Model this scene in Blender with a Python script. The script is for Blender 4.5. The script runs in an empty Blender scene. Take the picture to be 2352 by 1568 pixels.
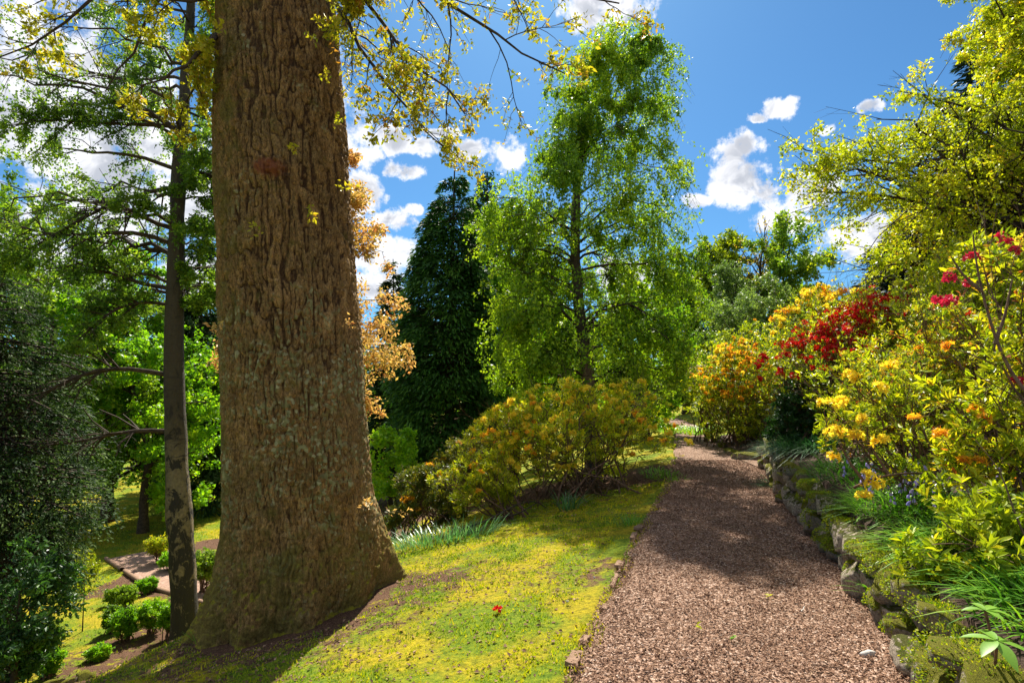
import bpy, math
import numpy as np
from math import radians, sin, cos, pi
from mathutils import Vector

C = bpy.context.scene.collection
rng = np.random.default_rng(11)

# ------------------------------------------------------------------ camera
F, CX, CY = 1307.0, 1176.0, 784.0          # focal length and centre of the photograph (2352 px wide)
PITCH = radians(5.0)
H = 1.55
cam_d = bpy.data.cameras.new('camera')
cam_d.sensor_width = 36.0
cam_d.lens = 36.0 * F / 2352.0
cam_d.clip_start = 0.05
cam_d.clip_end = 1500
cam = bpy.data.objects.new('camera', cam_d)
cam.location = (0, 0, H)
cam.rotation_euler = (pi / 2 + PITCH, 0, 0)
C.objects.link(cam)
sc = bpy.context.scene
sc.camera = cam

# ------------------------------------------------------------------ light and exposure
SUN_EL, SUN_AZ = radians(51.0), radians(2.0)      # azimuth clockwise from +Y
SKY_STRENGTH = 0.051
SUN_STRENGTH = 5.0
EXPOSURE = 1.2
sc.view_settings.view_transform = 'Standard'
sc.view_settings.look = 'None'
sc.view_settings.exposure = EXPOSURE
sc.view_settings.gamma = 1.0
sc.view_settings.use_curve_mapping = False
sc.render.engine = 'CYCLES'
sc.cycles.max_bounces = 7
sc.cycles.diffuse_bounces = 4
sc.cycles.transmission_bounces = 4
sc.cycles.glossy_bounces = 2
sc.cycles.use_denoising = True
sun_d = bpy.data.lights.new('sun', 'SUN')
sun_d.energy = SUN_STRENGTH
sun_d.angle = radians(0.6)
sun_d.color = (1.0, 0.94, 0.82)
sun = bpy.data.objects.new('sun', sun_d)
sdir = Vector((sin(SUN_AZ) * cos(SUN_EL), cos(SUN_AZ) * cos(SUN_EL), sin(SUN_EL)))
sun.rotation_euler = (-sdir).to_track_quat('-Z', 'Y').to_euler()
sun.location = (0, 0, 30)
C.objects.link(sun)


def P(px, py, Y):
    """World point at depth Y under a pixel of the 2352 px wide photograph."""
    q = (CY - py) / F
    d = Y / (cos(PITCH) - q * sin(PITCH))
    return np.array([(px - CX) / F * d, Y, H + d * (q * cos(PITCH) + sin(PITCH))])


def azel(px, py):
    v = P(px, py, 1.0) - np.array([0, 0, H])
    v /= np.linalg.norm(v)
    return math.atan2(v[0], v[1]), math.asin(v[2])


class NT:
    """small helper for node trees"""
    def __init__(self, tree):
        self.t = tree
        self.n = tree.nodes
        self.l = tree.links

    def new(self, typ, **kw):
        nd = self.n.new(typ)
        for k, v in kw.items():
            setattr(nd, k, v)
        return nd

    def put(self, sock, v):
        if isinstance(v, bpy.types.NodeSocket):
            self.l.new(v, sock)
        else:
            sock.default_value = v

    def math(self, op, a, b=0.0, c=None, clamp=False):
        nd = self.new('ShaderNodeMath', operation=op, use_clamp=clamp)
        self.put(nd.inputs[0], a)
        self.put(nd.inputs[1], b)
        if c is not None:
            self.put(nd.inputs[2], c)
        return nd.outputs[0]

    def vmath(self, op, a, b=(0, 0, 0)):
        nd = self.new('ShaderNodeVectorMath', operation=op)
        self.put(nd.inputs[0], a)
        self.put(nd.inputs[1], b)
        return nd.outputs['Value'] if op in ('DOT_PRODUCT', 'LENGTH') else nd.outputs[0]

    def noise(self, vec, scale, detail=3.0, rough=0.55, dist=0.0):
        nd = self.new('ShaderNodeTexNoise')
        if vec is not None:
            self.put(nd.inputs['Vector'], vec)
        nd.inputs['Scale'].default_value = scale
        nd.inputs['Detail'].default_value = detail
        nd.inputs['Roughness'].default_value = rough
        nd.inputs['Distortion'].default_value = dist
        return nd.outputs['Fac']

    def remap(self, v, a, b, c=0.0, d=1.0, smooth=True):
        nd = self.new('ShaderNodeMapRange')
        if smooth:
            nd.interpolation_type = 'SMOOTHSTEP'
        self.put(nd.inputs[0], v)
        for i, x in enumerate((a, b, c, d)):
            self.put(nd.inputs[1 + i], x)
        return nd.outputs[0]

    def mix(self, f, a, b, mode='MIX'):
        nd = self.new('ShaderNodeMix', data_type='RGBA', blend_type=mode)
        self.put(nd.inputs[0], f)
        self.put(nd.inputs[6], a)
        self.put(nd.inputs[7], b)
        return nd.outputs[2]

    def ramp(self, f, stops):
        nd = self.new('ShaderNodeValToRGB')
        self.put(nd.inputs[0], f)
        e = nd.color_ramp.elements
        while len(e) < len(stops):
            e.new(0.5)
        for i, (p, c) in enumerate(stops):
            e[i].position = p
            e[i].color = (c[0], c[1], c[2], 1)
        return nd.outputs[0]


def rgb(c):
    return (c[0], c[1], c[2], 1.0)


# ------------------------------------------------------------------ sky with clouds
world = bpy.data.worlds.new('World')
sc.world = world
world.use_nodes = True
w = NT(world.node_tree)
w.n.clear()
sky = w.new('ShaderNodeTexSky', sky_type='NISHITA')
sky.sun_disc = False
sky.sun_elevation = SUN_EL
sky.sun_rotation = SUN_AZ
sky.air_density = 1.0
sky.dust_density = 0.5
sky.ozone_density = 3.0
tc = w.new('ShaderNodeTexCoord')
dirv = tc.outputs['Generated']
sep = w.new('ShaderNodeSeparateXYZ')
w.l.new(dirv, sep.inputs[0])
az = w.math('ARCTAN2', sep.outputs[0], sep.outputs[1])
el = w.math('ARCSINE', sep.outputs[2])
com = w.new('ShaderNodeCombineXYZ')
w.l.new(az, com.inputs[0])
w.l.new(el, com.inputs[1])
v2 = com.outputs[0]
warp = w.new('ShaderNodeTexNoise')
w.l.new(v2, warp.inputs['Vector'])
warp.inputs['Scale'].default_value = 9.0
warp.inputs['Detail'].default_value = 6.0
warp.inputs['Roughness'].default_value = 0.62
wv = w.vmath('SUBTRACT', warp.outputs['Color'], (0.5, 0.5, 0.5))
wv = w.vmath('MULTIPLY', wv, (0.055, 0.05, 0.0))
vw = w.vmath('ADD', v2, wv)
CLOUDS = [(1400, 30, 120, 68), (905, 318, 66, 40), (985, 335, 52, 28), (1075, 342, 60, 30), (1020, 300, 50, 14), (1163, 355, 46, 44),
          (925, 386, 58, 22), (820, 330, 70, 80), (830, 430, 60, 70), (905, 503, 75, 36), (955, 480, 26, 20),
          (890, 590, 100, 58), (850, 660, 90, 50), (1790, 252, 50, 34), (1745, 272, 30, 14), (1990, 260, 34, 18), (1900, 296, 26, 14),
          (1692, 400, 82, 90), (1735, 430, 66, 72), (1780, 505, 70, 34), (1865, 438, 90, 46), (1597, 462, 38, 26), (1715, 340, 42, 32),
          (230, 330, 260, 330), (60, 200, 200, 260), (440, 420, 120, 160), (120, 600, 260, 120), (480, 640, 120, 70),
          (1440, 640, 90, 60), (1960, 540, 120, 60), (640, 250, 160, 300)]
acc = None
for (px, py, rx, ry) in CLOUDS:
    a0, e0 = azel(px, py)
    a1, _ = azel(px - rx, py)
    a2, _ = azel(px + rx, py)
    _, e1 = azel(px, py - ry)
    _, e2 = azel(px, py + ry)
    ra, re = abs(a2 - a1) / 2, abs(e1 - e2) / 2
    d = w.vmath('SUBTRACT', vw, (a0, e0, 0))
    d = w.vmath('MULTIPLY', d, (1 / ra, 1 / re, 0))
    q = w.vmath('DOT_PRODUCT', d, d)
    acc = q if acc is None else w.math('MINIMUM', acc, q)
inside = w.math('MAXIMUM', w.math('SUBTRACT', 1.0, acc), -1.2)
fbm = w.noise(v2, 20.0, 9.0, 0.64)
inside = w.math('ADD', inside, w.math('MULTIPLY', w.math('SUBTRACT', fbm, 0.5), 4.2))
m_near = w.remap(inside, 0.0, 0.75)
# broken cloud goes on out of view, its cover raised to brighten the trunk
far = w.noise(dirv, 3.6, 7.0, 0.58, 0.3)
m_far = w.remap(far, 0.47, 0.56)
off = w.math('MAXIMUM', w.remap(w.math('ABSOLUTE', az), 0.8, 1.0), w.remap(el, 0.70, 0.85))
m = w.math('MAXIMUM', m_near, w.math('MULTIPLY', m_far, off))
m = w.math('MULTIPLY', m, w.remap(sep.outputs[2], -0.02, 0.03))
shade = w.noise(v2, 14.0, 5.0, 0.6, 0.6)
ccol = w.mix(w.math('MULTIPLY', w.remap(shade, 0.40, 0.60), w.remap(acc, 0.75, 0.1)), (0.95, 0.96, 1.0, 1), (0.50, 0.53, 0.60, 1))
tinted = w.mix(1.0, sky.outputs[0], (0.44, 0.82, 1.06, 1), 'MULTIPLY')
bg1 = w.new('ShaderNodeBackground')
w.l.new(tinted, bg1.inputs[0])
bg1.inputs[1].default_value = SKY_STRENGTH
bg2 = w.new('ShaderNodeBackground')
w.l.new(ccol, bg2.inputs[0])
bg2.inputs[1].default_value = 0.52
ms = w.new('ShaderNodeMixShader')
w.l.new(m, ms.inputs[0])
w.l.new(bg1.outputs[0], ms.inputs[1])
w.l.new(bg2.outputs[0], ms.inputs[2])
wo = w.new('ShaderNodeOutputWorld')
w.l.new(ms.outputs[0], wo.inputs[0])


# ------------------------------------------------------------------ numpy noise
def _hash(i, j, k, s):
    h = (i * 374761393 + j * 668265263 + k * 2147483647 + s * 974711) & 0xFFFFFFFF
    h = ((h ^ (h >> 13)) * 1274126177) & 0xFFFFFFFF
    h = ((h ^ (h >> 16)) * 2246822519) & 0xFFFFFFFF
    return ((h ^ (h >> 15)) & 0xFFFFFF) / float(0xFFFFFF)


def vnoise(p, seed=0):
    p = np.asarray(p, dtype=np.float64)
    i = np.floor(p).astype(np.int64)
    f = p - i
    f = f * f * f * (f * (f * 6 - 15) + 10)
    r = 0.0
    for a in (0, 1):
        wa = f[:, 0] if a else 1 - f[:, 0]
        for b in (0, 1):
            wb = f[:, 1] if b else 1 - f[:, 1]
            for c in (0, 1):
                wc = f[:, 2] if c else 1 - f[:, 2]
                r = r + wa * wb * wc * _hash(i[:, 0] + a, i[:, 1] + b, i[:, 2] + c, seed)
    return r * 2 - 1


def fbmn(p, octv=4, gain=0.5, seed=0):
    p = np.asarray(p, dtype=np.float64)
    s, a, t = 0.0, 1.0, 0.0
    for o in range(octv):
        s = s + a * vnoise(p * (2.03 ** o) + 7.3 * o, seed + o)
        t += a
        a *= gain
    return s / t


def voro(p, seed=0, jit=0.95):
    """F1, F2 distances and the id of the nearest cell"""
    i = np.floor(p).astype(np.int64)
    f1 = np.full(len(p), 9.0)
    f2 = np.full(len(p), 9.0)
    cid = np.zeros(len(p))
    for a in (-1, 0, 1):
        for b in (-1, 0, 1):
            for c in (-1, 0, 1):
                x, y, z = i[:, 0] + a, i[:, 1] + b, i[:, 2] + c
                fx = x + 0.5 + (_hash(x, y, z, seed) - 0.5) * jit
                fy = y + 0.5 + (_hash(x, y, z, seed + 1) - 0.5) * jit
                fz = z + 0.5 + (_hash(x, y, z, seed + 2) - 0.5) * jit
                d = np.sqrt((p[:, 0] - fx) ** 2 + (p[:, 1] - fy) ** 2 + (p[:, 2] - fz) ** 2)
                near = d < f1
                f2 = np.where(near, f1, np.minimum(f2, d))
                cid = np.where(near, _hash(x, y, z, seed + 5), cid)
                f1 = np.where(near, d, f1)
    return f1, f2, cid


def voro2(x, y, period, seed=0, jit=0.9):
    """flat cells that close round the trunk"""
    i, j = np.floor(x).astype(np.int64), np.floor(y).astype(np.int64)
    f1 = np.full(len(x), 9.0)
    f2 = np.full(len(x), 9.0)
    cid = np.zeros(len(x))
    for a in (-1, 0, 1):
        for b in (-1, 0, 1):
            cx, cy = i + a, j + b
            w_ = cx % period
            fx = cx + 0.5 + (_hash(w_, cy, cy * 0, seed) - 0.5) * jit
            fy = cy + 0.5 + (_hash(w_, cy, cy * 0, seed + 1) - 0.5) * jit
            d = np.sqrt((x - fx) ** 2 + (y - fy) ** 2)
            near = d < f1
            f2 = np.where(near, f1, np.minimum(f2, d))
            cid = np.where(near, _hash(w_, cy, cy * 0, seed + 5), cid)
            f1 = np.where(near, d, f1)
    return f1, f2, cid


def sstep(x, a, b):
    t = np.clip((np.asarray(x, dtype=float) - a) / (b - a), 0, 1)
    return t * t * (3 - 2 * t)


def nrm(v):
    return v / np.maximum(np.linalg.norm(v, axis=-1, keepdims=True), 1e-9)


def rdir(n, r=None):
    return nrm((r or rng).normal(size=(n, 3)))


# ------------------------------------------------------------------ meshes and objects
class MB:
    def __init__(self):
        self.v, self.f, self.n = [], [], 0

    def add(self, verts, faces, mat=0, tint=0.5, smooth=True):
        verts = np.asarray(verts, dtype=np.float64).reshape(-1, 3)
        faces = np.asarray(faces, dtype=np.int64)
        t = np.broadcast_to(np.asarray(tint, dtype=np.float64), (len(verts),))
        self.v.append((verts, t))
        self.f.append((faces + self.n, mat, smooth))
        self.n += len(verts)

    def mesh(self, name, mats, origin=(0, 0, 0)):
        me = bpy.data.meshes.new(name)
        V = np.concatenate([a for a, _ in self.v]) - np.asarray(origin)
        T = np.concatenate([b for _, b in self.v])
        loops, tot, mi, sm = [], [], [], []
        for f, m_, s_ in self.f:
            loops.append(f.reshape(-1))
            tot.append(np.full(len(f), f.shape[1]))
            mi.append(np.full(len(f), m_))
            sm.append(np.full(len(f), s_))
        loops = np.concatenate(loops)
        tot = np.concatenate(tot)
        start = np.concatenate([[0], np.cumsum(tot)[:-1]])
        me.vertices.add(len(V))
        me.vertices.foreach_set('co', V.astype(np.float32).ravel())
        me.loops.add(len(loops))
        me.loops.foreach_set('vertex_index', loops.astype(np.int32))
        me.polygons.add(len(tot))
        me.polygons.foreach_set('loop_start', start.astype(np.int32))
        me.polygons.foreach_set('material_index', np.concatenate(mi).astype(np.int32))
        me.polygons.foreach_set('use_smooth', np.concatenate(sm).astype(bool))
        me.update(calc_edges=True)
        at = me.attributes.new('tint', 'FLOAT', 'POINT')
        at.data.foreach_set('value', T.astype(np.float32))
        for m_ in (mats if isinstance(mats, (list, tuple)) else [mats]):
            me.materials.append(m_)
        return me

    def build(self, name, mats, parent=None, origin=(0, 0, 0)):
        o = bpy.data.objects.new(name, self.mesh(name, mats, origin))
        C.objects.link(o)
        if parent is not None:
            o.parent = parent
        else:
            o.location = origin
        return o


def tag(o, label=None, cat=None, group=None, kind=None):
    for k, v in (('label', label), ('category', cat), ('group', group), ('kind', kind)):
        if v:
            o[k] = v
    return o


def thing(name, label, cat, loc=(0, 0, 0), rz=0.0, group=None):
    o = bpy.data.objects.new(name, None)
    o.empty_display_size = 0.1
    o.location = tuple(float(a) for a in loc)
    o.rotation_euler = (0, 0, rz)
    C.objects.link(o)
    return tag(o, label, cat, group)


def copy_thing(src, loc, rz=0.0, scale=1.0, label=None):
    r = src.copy()
    C.objects.link(r)
    r.location = tuple(float(a) for a in loc)
    r.rotation_euler = (0, 0, rz)
    r.scale = (scale,) * 3
    if label:
        r['label'] = label
    for ch in list(src.children):
        c = ch.copy()
        C.objects.link(c)
        c.parent = r
        for g in list(ch.children):
            d = g.copy()
            C.objects.link(d)
            d.parent = c
    return r


def inst(name, me, parent, loc, rot=(0, 0, 0), scale=1.0, origin=(0, 0, 0)):
    o = bpy.data.objects.new(name, me)
    o.parent = parent
    o.location = tuple(float(a - b) for a, b in zip(loc, origin))
    o.rotation_euler = tuple(float(a) for a in rot)
    o.scale = (scale,) * 3 if np.isscalar(scale) else tuple(float(a) for a in scale)
    C.objects.link(o)
    return o


# ------------------------------------------------------------------ materials
MATS = {}


def base_mat(name):
    m_ = bpy.data.materials.new(name)
    m_.use_nodes = True
    t = NT(m_.node_tree)
    t.n.clear()
    out = t.new('ShaderNodeOutputMaterial')
    return m_, t, out


def leaf_mat(name, stops, trans=0.5, tcol=(1.25, 1.25, 0.6), rough=0.45, spec=0.35):
    """two-sided leaf: a share of the light goes through"""
    m_, t, out = base_mat(name)
    a = t.new('ShaderNodeAttribute', attribute_name='tint')
    col = t.ramp(a.outputs['Fac'], stops)
    p = t.new('ShaderNodeBsdfPrincipled')
    t.l.new(col, p.inputs['Base Color'])
    p.inputs['Roughness'].default_value = rough
    p.inputs['Specular IOR Level'].default_value = spec
    tr = t.new('ShaderNodeBsdfTranslucent')
    t.l.new(t.mix(1.0, col, rgb(tcol), 'MULTIPLY'), tr.inputs[0])
    x = t.new('ShaderNodeMixShader')
    x.inputs[0].default_value = trans
    t.l.new(p.outputs[0], x.inputs[1])
    t.l.new(tr.outputs[0], x.inputs[2])
    t.l.new(x.outputs[0], out.inputs[0])
    MATS[name] = m_
    return m_


def rough_mat(name, c1, c2, scale=20, rough=0.9, bump=0.3, c3=None, stretch=(1, 1, 1), bscale=None, moss=0.0, mcol=(0.16, 0.17, 0.015), detail=5.0, bdist=0.01, zmoss=None):
    m_, t, out = base_mat(name)
    g = t.new('ShaderNodeNewGeometry')
    tcd = t.new('ShaderNodeTexCoord')
    vec = t.vmath('MULTIPLY', tcd.outputs['Object'], stretch)
    n1 = t.noise(vec, scale, detail, 0.6)
    stops = [(0.3, c1), (0.68, c2)] if c3 is None else [(0.3, c1), (0.52, c2), (0.7, c3)]
    col = t.ramp(n1, stops)
    if moss > 0:
        n2 = t.noise(tcd.outputs['Object'], 3.2, 4.0, 0.6)
        sp = t.new('ShaderNodeSeparateXYZ')
        t.l.new(g.outputs['Normal'], sp.inputs[0])
        f = t.math('ADD', t.math('MULTIPLY', sp.outputs[2], 0.32), n2)
        f = t.remap(f, 1.0 - moss, 1.14 - moss)
        n3 = t.noise(tcd.outputs['Object'], 70.0, 3.0)
        mc = t.ramp(n3, [(0.36, tuple(a * 0.22 for a in mcol)), (0.62, mcol)])
        col = t.mix(f, col, mc)
    p = t.new('ShaderNodeBsdfPrincipled')
    t.l.new(col, p.inputs['Base Color'])
    p.inputs['Roughness'].default_value = rough
    p.inputs['Specular IOR Level'].default_value = 0.25
    b = t.new('ShaderNodeBump')
    b.inputs['Strength'].default_value = bump
    b.inputs['Distance'].default_value = bdist
    hgt_ = t.noise(vec, bscale or scale * 2.2, 5.0, 0.7)
    if moss > 0:
        hgt_ = t.math('ADD', hgt_, t.math('MULTIPLY', t.math('MULTIPLY', f, n3), 1.6))
    t.l.new(hgt_, b.inputs['Height'])
    t.l.new(b.outputs[0], p.inputs['Normal'])
    t.l.new(p.outputs[0], out.inputs[0])
    MATS[name] = m_
    return m_


M_OAKLEAF = leaf_mat('oak_leaf_mat', [(0.0, (0.10, 0.17, 0.015)), (0.45, (0.36, 0.36, 0.02)), (0.8, (0.52, 0.42, 0.03)), (1.0, (0.42, 0.20, 0.04))], 0.5)
M_COPPER = leaf_mat('copper_leaf_mat', [(0.0, (0.26, 0.26, 0.04)), (0.4, (0.58, 0.46, 0.15)), (0.75, (0.60, 0.39, 0.15)), (1.0, (0.40, 0.18, 0.07))], 0.5, (1.3, 1.05, 0.7))
M_BIRCHL = leaf_mat('birch_leaf_mat', [(0.0, (0.07, 0.16, 0.012)), (0.5, (0.22, 0.38, 0.015)), (1.0, (0.46, 0.58, 0.025))], 0.5)
M_BIRCHD = leaf_mat('dark_birch_leaf_mat', [(0.0, (0.04, 0.10, 0.014)), (0.55, (0.14, 0.26, 0.025)), (1.0, (0.34, 0.46, 0.04))], 0.55)  # small dark green leaves of the silver birch
M_LIME = leaf_mat('lime_leaf_mat', [(0.0, (0.08, 0.22, 0.01)), (0.5, (0.20, 0.42, 0.015)), (1.0, (0.40, 0.55, 0.02))], 0.55, (1.3, 1.3, 0.5))
M_MID = leaf_mat('mid_green_leaf_mat', [(0.0, (0.035, 0.09, 0.01)), (0.5, (0.11, 0.23, 0.015)), (1.0, (0.30, 0.42, 0.03))], 0.5)
M_SEED = leaf_mat('seedling_leaf_mat', [(0.0, (0.08, 0.22, 0.02)), (1.0, (0.22, 0.42, 0.04))], 0.4, (1.2, 1.3, 0.5), 0.45, 0.4)
M_GREY = leaf_mat('pale_green_leaf_mat', [(0.0, (0.09, 0.16, 0.035)), (0.5, (0.20, 0.30, 0.07)), (1.0, (0.38, 0.46, 0.12))], 0.4, (1.1, 1.15, 0.6))
M_YELLOWG = leaf_mat('yellow_green_leaf_mat', [(0.0, (0.12, 0.19, 0.01)), (0.45, (0.36, 0.43, 0.012)), (0.85, (0.64, 0.63, 0.02)), (1.0, (0.56, 0.38, 0.03))], 0.5)
M_AZALEA = leaf_mat('azalea_leaf_mat', [(0.0, (0.08, 0.15, 0.01)), (0.4, (0.36, 0.44, 0.012)), (0.8, (0.74, 0.72, 0.02)), (1.0, (0.72, 0.55, 0.03))], 0.5)
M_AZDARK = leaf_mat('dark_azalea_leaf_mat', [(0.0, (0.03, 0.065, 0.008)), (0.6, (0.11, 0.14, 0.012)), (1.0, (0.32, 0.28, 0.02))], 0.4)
M_AZRIGHT = leaf_mat('bright_azalea_leaf_mat', [(0.0, (0.09, 0.16, 0.01)), (0.35, (0.33, 0.41, 0.012)), (0.7, (0.62, 0.58, 0.02)), (0.9, (0.62, 0.38, 0.03)), (1.0, (0.42, 0.12, 0.03))], 0.45)
M_CYPRESS = leaf_mat('cypress_mat', [(0.0, (0.012, 0.042, 0.007)), (0.55, (0.040, 0.12, 0.016)), (1.0, (0.14, 0.28, 0.03))], 0.22, (0.9, 1.1, 0.6), 0.6, 0.2)
M_YEW = leaf_mat('yew_mat', [(0.0, (0.010, 0.024, 0.008)), (0.5, (0.035, 0.078, 0.020)), (1.0, (0.17, 0.25, 0.07))], 0.3, (1, 1.1, 0.6), 0.65, 0.15)
M_DARKFIR = leaf_mat('dark_fir_mat', [(0.0, (0.006, 0.02, 0.01)), (1.0, (0.03, 0.06, 0.03))], 0.15, (1, 1, 1), 0.6, 0.2)
M_RHODO = leaf_mat('rhododendron_leaf_mat', [(0.0, (0.02, 0.06, 0.015)), (0.6, (0.06, 0.15, 0.03)), (1.0, (0.14, 0.28, 0.05))], 0.3, (1.2, 1.3, 0.5), 0.42, 0.4)
M_GRASS = leaf_mat('grass_blade_mat', [(0.0, (0.045, 0.13, 0.01)), (0.35, (0.20, 0.31, 0.012)), (0.65, (0.50, 0.51, 0.014)), (1.0, (0.74, 0.58, 0.014))], 0.4, (1.2, 1.2, 0.5))
M_STRAP = leaf_mat('strap_leaf_mat', [(0.0, (0.04, 0.14, 0.015)), (0.5, (0.12, 0.32, 0.02)), (1.0, (0.30, 0.48, 0.03))], 0.45, (1.2, 1.2, 0.5), 0.35, 0.5)
M_DAFF = leaf_mat('daffodil_leaf_mat', [(0.0, (0.03, 0.12, 0.03)), (0.7, (0.14, 0.30, 0.10)), (1.0, (0.30, 0.42, 0.22))], 0.35, (1.0, 1.2, 0.7), 0.35, 0.5)
M_YELLOWF = leaf_mat('yellow_petal_mat', [(0.0, (0.90, 0.66, 0.03)), (0.6, (0.93, 0.78, 0.07)), (1.0, (0.90, 0.50, 0.01))], 0.52, (1.1, 1.1, 0.8))
M_ORANGEF = leaf_mat('orange_petal_mat', [(0.0, (0.86, 0.58, 0.03)), (0.6, (0.88, 0.42, 0.02)), (1.0, (0.78, 0.20, 0.02))], 0.52, (1.1, 1.1, 0.8))
M_REDF = leaf_mat('red_petal_mat', [(0.0, (0.42, 0.006, 0.006)), (0.6, (0.62, 0.012, 0.010)), (1.0, (0.75, 0.05, 0.02))], 0.35, (1.1, 0.9, 0.8))
M_PINKF = leaf_mat('crimson_petal_mat', [(0.0, (0.50, 0.01, 0.05)), (1.0, (0.75, 0.04, 0.12))], 0.35, (1.1, 0.9, 0.9))
M_CREAMF = leaf_mat('cream_petal_mat', [(0.0, (0.7, 0.55, 0.3)), (1.0, (0.8, 0.72, 0.5))], 0.35, (1, 1, 1))
M_BLUEF = leaf_mat('bluebell_mat', [(0.0, (0.32, 0.30, 0.72)), (1.0, (0.62, 0.50, 0.80))], 0.35, (1, 1, 1.1))
M_LITTER = leaf_mat('dead_leaf_mat', [(0.0, (0.07, 0.035, 0.02)), (0.6, (0.20, 0.11, 0.06)), (1.0, (0.40, 0.26, 0.16))], 0.15, (1, 0.9, 0.7), 0.8, 0.2)
M_CHIP = leaf_mat('bark_chip_mat', [(0.0, (0.06, 0.030, 0.018)), (0.45, (0.22, 0.115, 0.066)), (0.8, (0.42, 0.26, 0.17)), (1.0, (0.62, 0.46, 0.34))], 0.0, (1, 1, 1), 0.85, 0.2)
M_TWIG = rough_mat('twig_bark', (0.03, 0.02, 0.015), (0.10, 0.065, 0.045), 30)
M_LIMB = rough_mat('limb_bark', (0.025, 0.018, 0.013), (0.085, 0.06, 0.04), 14, bump=0.6)
M_STEM = rough_mat('azalea_stem_bark', (0.06, 0.035, 0.022), (0.22, 0.13, 0.085), 25)
M_STONE = rough_mat('wall_stone', (0.11, 0.085, 0.06), (0.38, 0.31, 0.23), 9, bump=0.9, c3=(0.52, 0.44, 0.34), moss=0.36, bdist=0.02)
M_MOSSY = rough_mat('mossy_stone', (0.12, 0.10, 0.075), (0.40, 0.34, 0.27), 9, bump=0.9, moss=0.50, mcol=(0.30, 0.29, 0.012), bdist=0.02)
M_WOOD = rough_mat('edging_timber', (0.12, 0.07, 0.04), (0.32, 0.20, 0.13), 18, stretch=(1, 6, 1), bump=0.4)
M_PEBBLE = rough_mat('pebble_stone', (0.30, 0.27, 0.24), (0.62, 0.58, 0.53), 14)
M_SOIL = rough_mat('soil', (0.025, 0.014, 0.009), (0.10, 0.055, 0.035), 12, bump=1.0, bdist=0.04)

# --- silver birch bark: pale skin, dark scars and black furrowed base
def birch_bark(name, pale, z_dark, z_brown=None):
    m_, t, out = base_mat(name)
    tcd = t.new('ShaderNodeTexCoord')
    ob = tcd.outputs['Object']
    n = t.noise(t.vmath('MULTIPLY', ob, (1.6, 1.6, 1.0)), 3.6, 6.0, 0.70, 0.6)
    bands = t.noise(t.vmath('MULTIPLY', ob, (1, 1, 9)), 2.2, 4.0, 0.6)
    sp = t.new('ShaderNodeSeparateXYZ')
    t.l.new(ob, sp.inputs[0])
    zf = t.remap(sp.outputs[2], 0.2, z_dark, 0.16, -0.02)
    f = t.remap(t.math('ADD', n, zf), 0.55, 0.61)
    f2 = t.remap(bands, 0.60, 0.68)
    col = t.mix(f2, t.ramp(t.noise(ob, 20.0), [(0.3, tuple(a * 0.55 for a in pale)), (0.7, pale)]), (0.07, 0.05, 0.035, 1))
    col = t.mix(f, col, (0.022, 0.017, 0.012, 1))
    if z_brown:
        # thin dark brown bark of the upper stem
        col = t.mix(t.remap(sp.outputs[2], z_brown, z_brown + 1.5, 0.0, 0.85), col, (0.035, 0.026, 0.016, 1))
    p = t.new('ShaderNodeBsdfPrincipled')
    t.l.new(col, p.inputs['Base Color'])
    p.inputs['Roughness'].default_value = 0.8
    b = t.new('ShaderNodeBump')
    b.inputs['Strength'].default_value = 0.8
    b.inputs['Distance'].default_value = 0.09
    t.l.new(t.math('ADD', t.noise(t.vmath('MULTIPLY', ob, (1, 1, 0.3)), 16.0, 5.0, 0.7), t.math('MULTIPLY', f, -0.25)), b.inputs['Height'])
    t.l.new(b.outputs[0], p.inputs['Normal'])
    t.l.new(p.outputs[0], out.inputs[0])
    return m_


M_BIRCHB = birch_bark('birch_bark', (0.26, 0.20, 0.11), 4.5, 2.8)
M_BIRCHB2 = birch_bark('brown_birch_bark', (0.34, 0.22, 0.14), 2.0, 1.9)


# ------------------------------------------------------------------ shape helpers (all vectorised)
def tubes(mb, Pt, R, sides=4, mat=0, tint=0.5):
    """Pt (N,K,3) centre lines, R (N,K) radii"""
    Pt = np.asarray(Pt, dtype=float)
    N, K, _ = Pt.shape
    T = nrm(np.gradient(Pt, axis=1))
    mean = np.abs(T.mean(axis=1))
    h = np.zeros((N, 3))
    h[np.arange(N), mean.argmin(axis=1)] = 1
    A = nrm(np.cross(T, h[:, None, :]))
    B = np.cross(T, A)
    ang = np.arange(sides) * 2 * pi / sides
    V = Pt[:, :, None, :] + R[:, :, None, None] * (A[:, :, None, :] * np.cos(ang)[None, None, :, None] + B[:, :, None, :] * np.sin(ang)[None, None, :, None])
    k, s = np.meshgrid(np.arange(K - 1), np.arange(sides), indexing='ij')
    s2 = (s + 1) % sides
    f = np.stack([k * sides + s, k * sides + s2, (k + 1) * sides + s2, (k + 1) * sides + s], -1).reshape(-1, 4)
    faces = (f[None] + (np.arange(N) * K * sides)[:, None, None]).reshape(-1, 4)
    mb.add(V.reshape(-1, 3), faces, mat, tint)


def interp(Pt, idx, t):
    K = Pt.shape[1]
    f = np.clip(t, 0, 0.9999) * (K - 1)
    i = f.astype(int)
    u = (f - i)[:, None]
    a, b = Pt[idx, i], Pt[idx, i + 1]
    return a * (1 - u) + b * u, nrm(b - a)


def grow(S, D, L, K=6, wander=0.25, grav=0.0, r=None):
    r = r or rng
    N = len(S)
    out = np.zeros((N, K, 3))
    out[:, 0] = S
    D = nrm(D)
    step = (L / (K - 1))[:, None]
    for k in range(1, K):
        D = nrm(D + r.normal(size=(N, 3)) * wander + np.array([0, 0, grav]))
        out[:, k] = out[:, k - 1] + D * step
    return out


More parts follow.
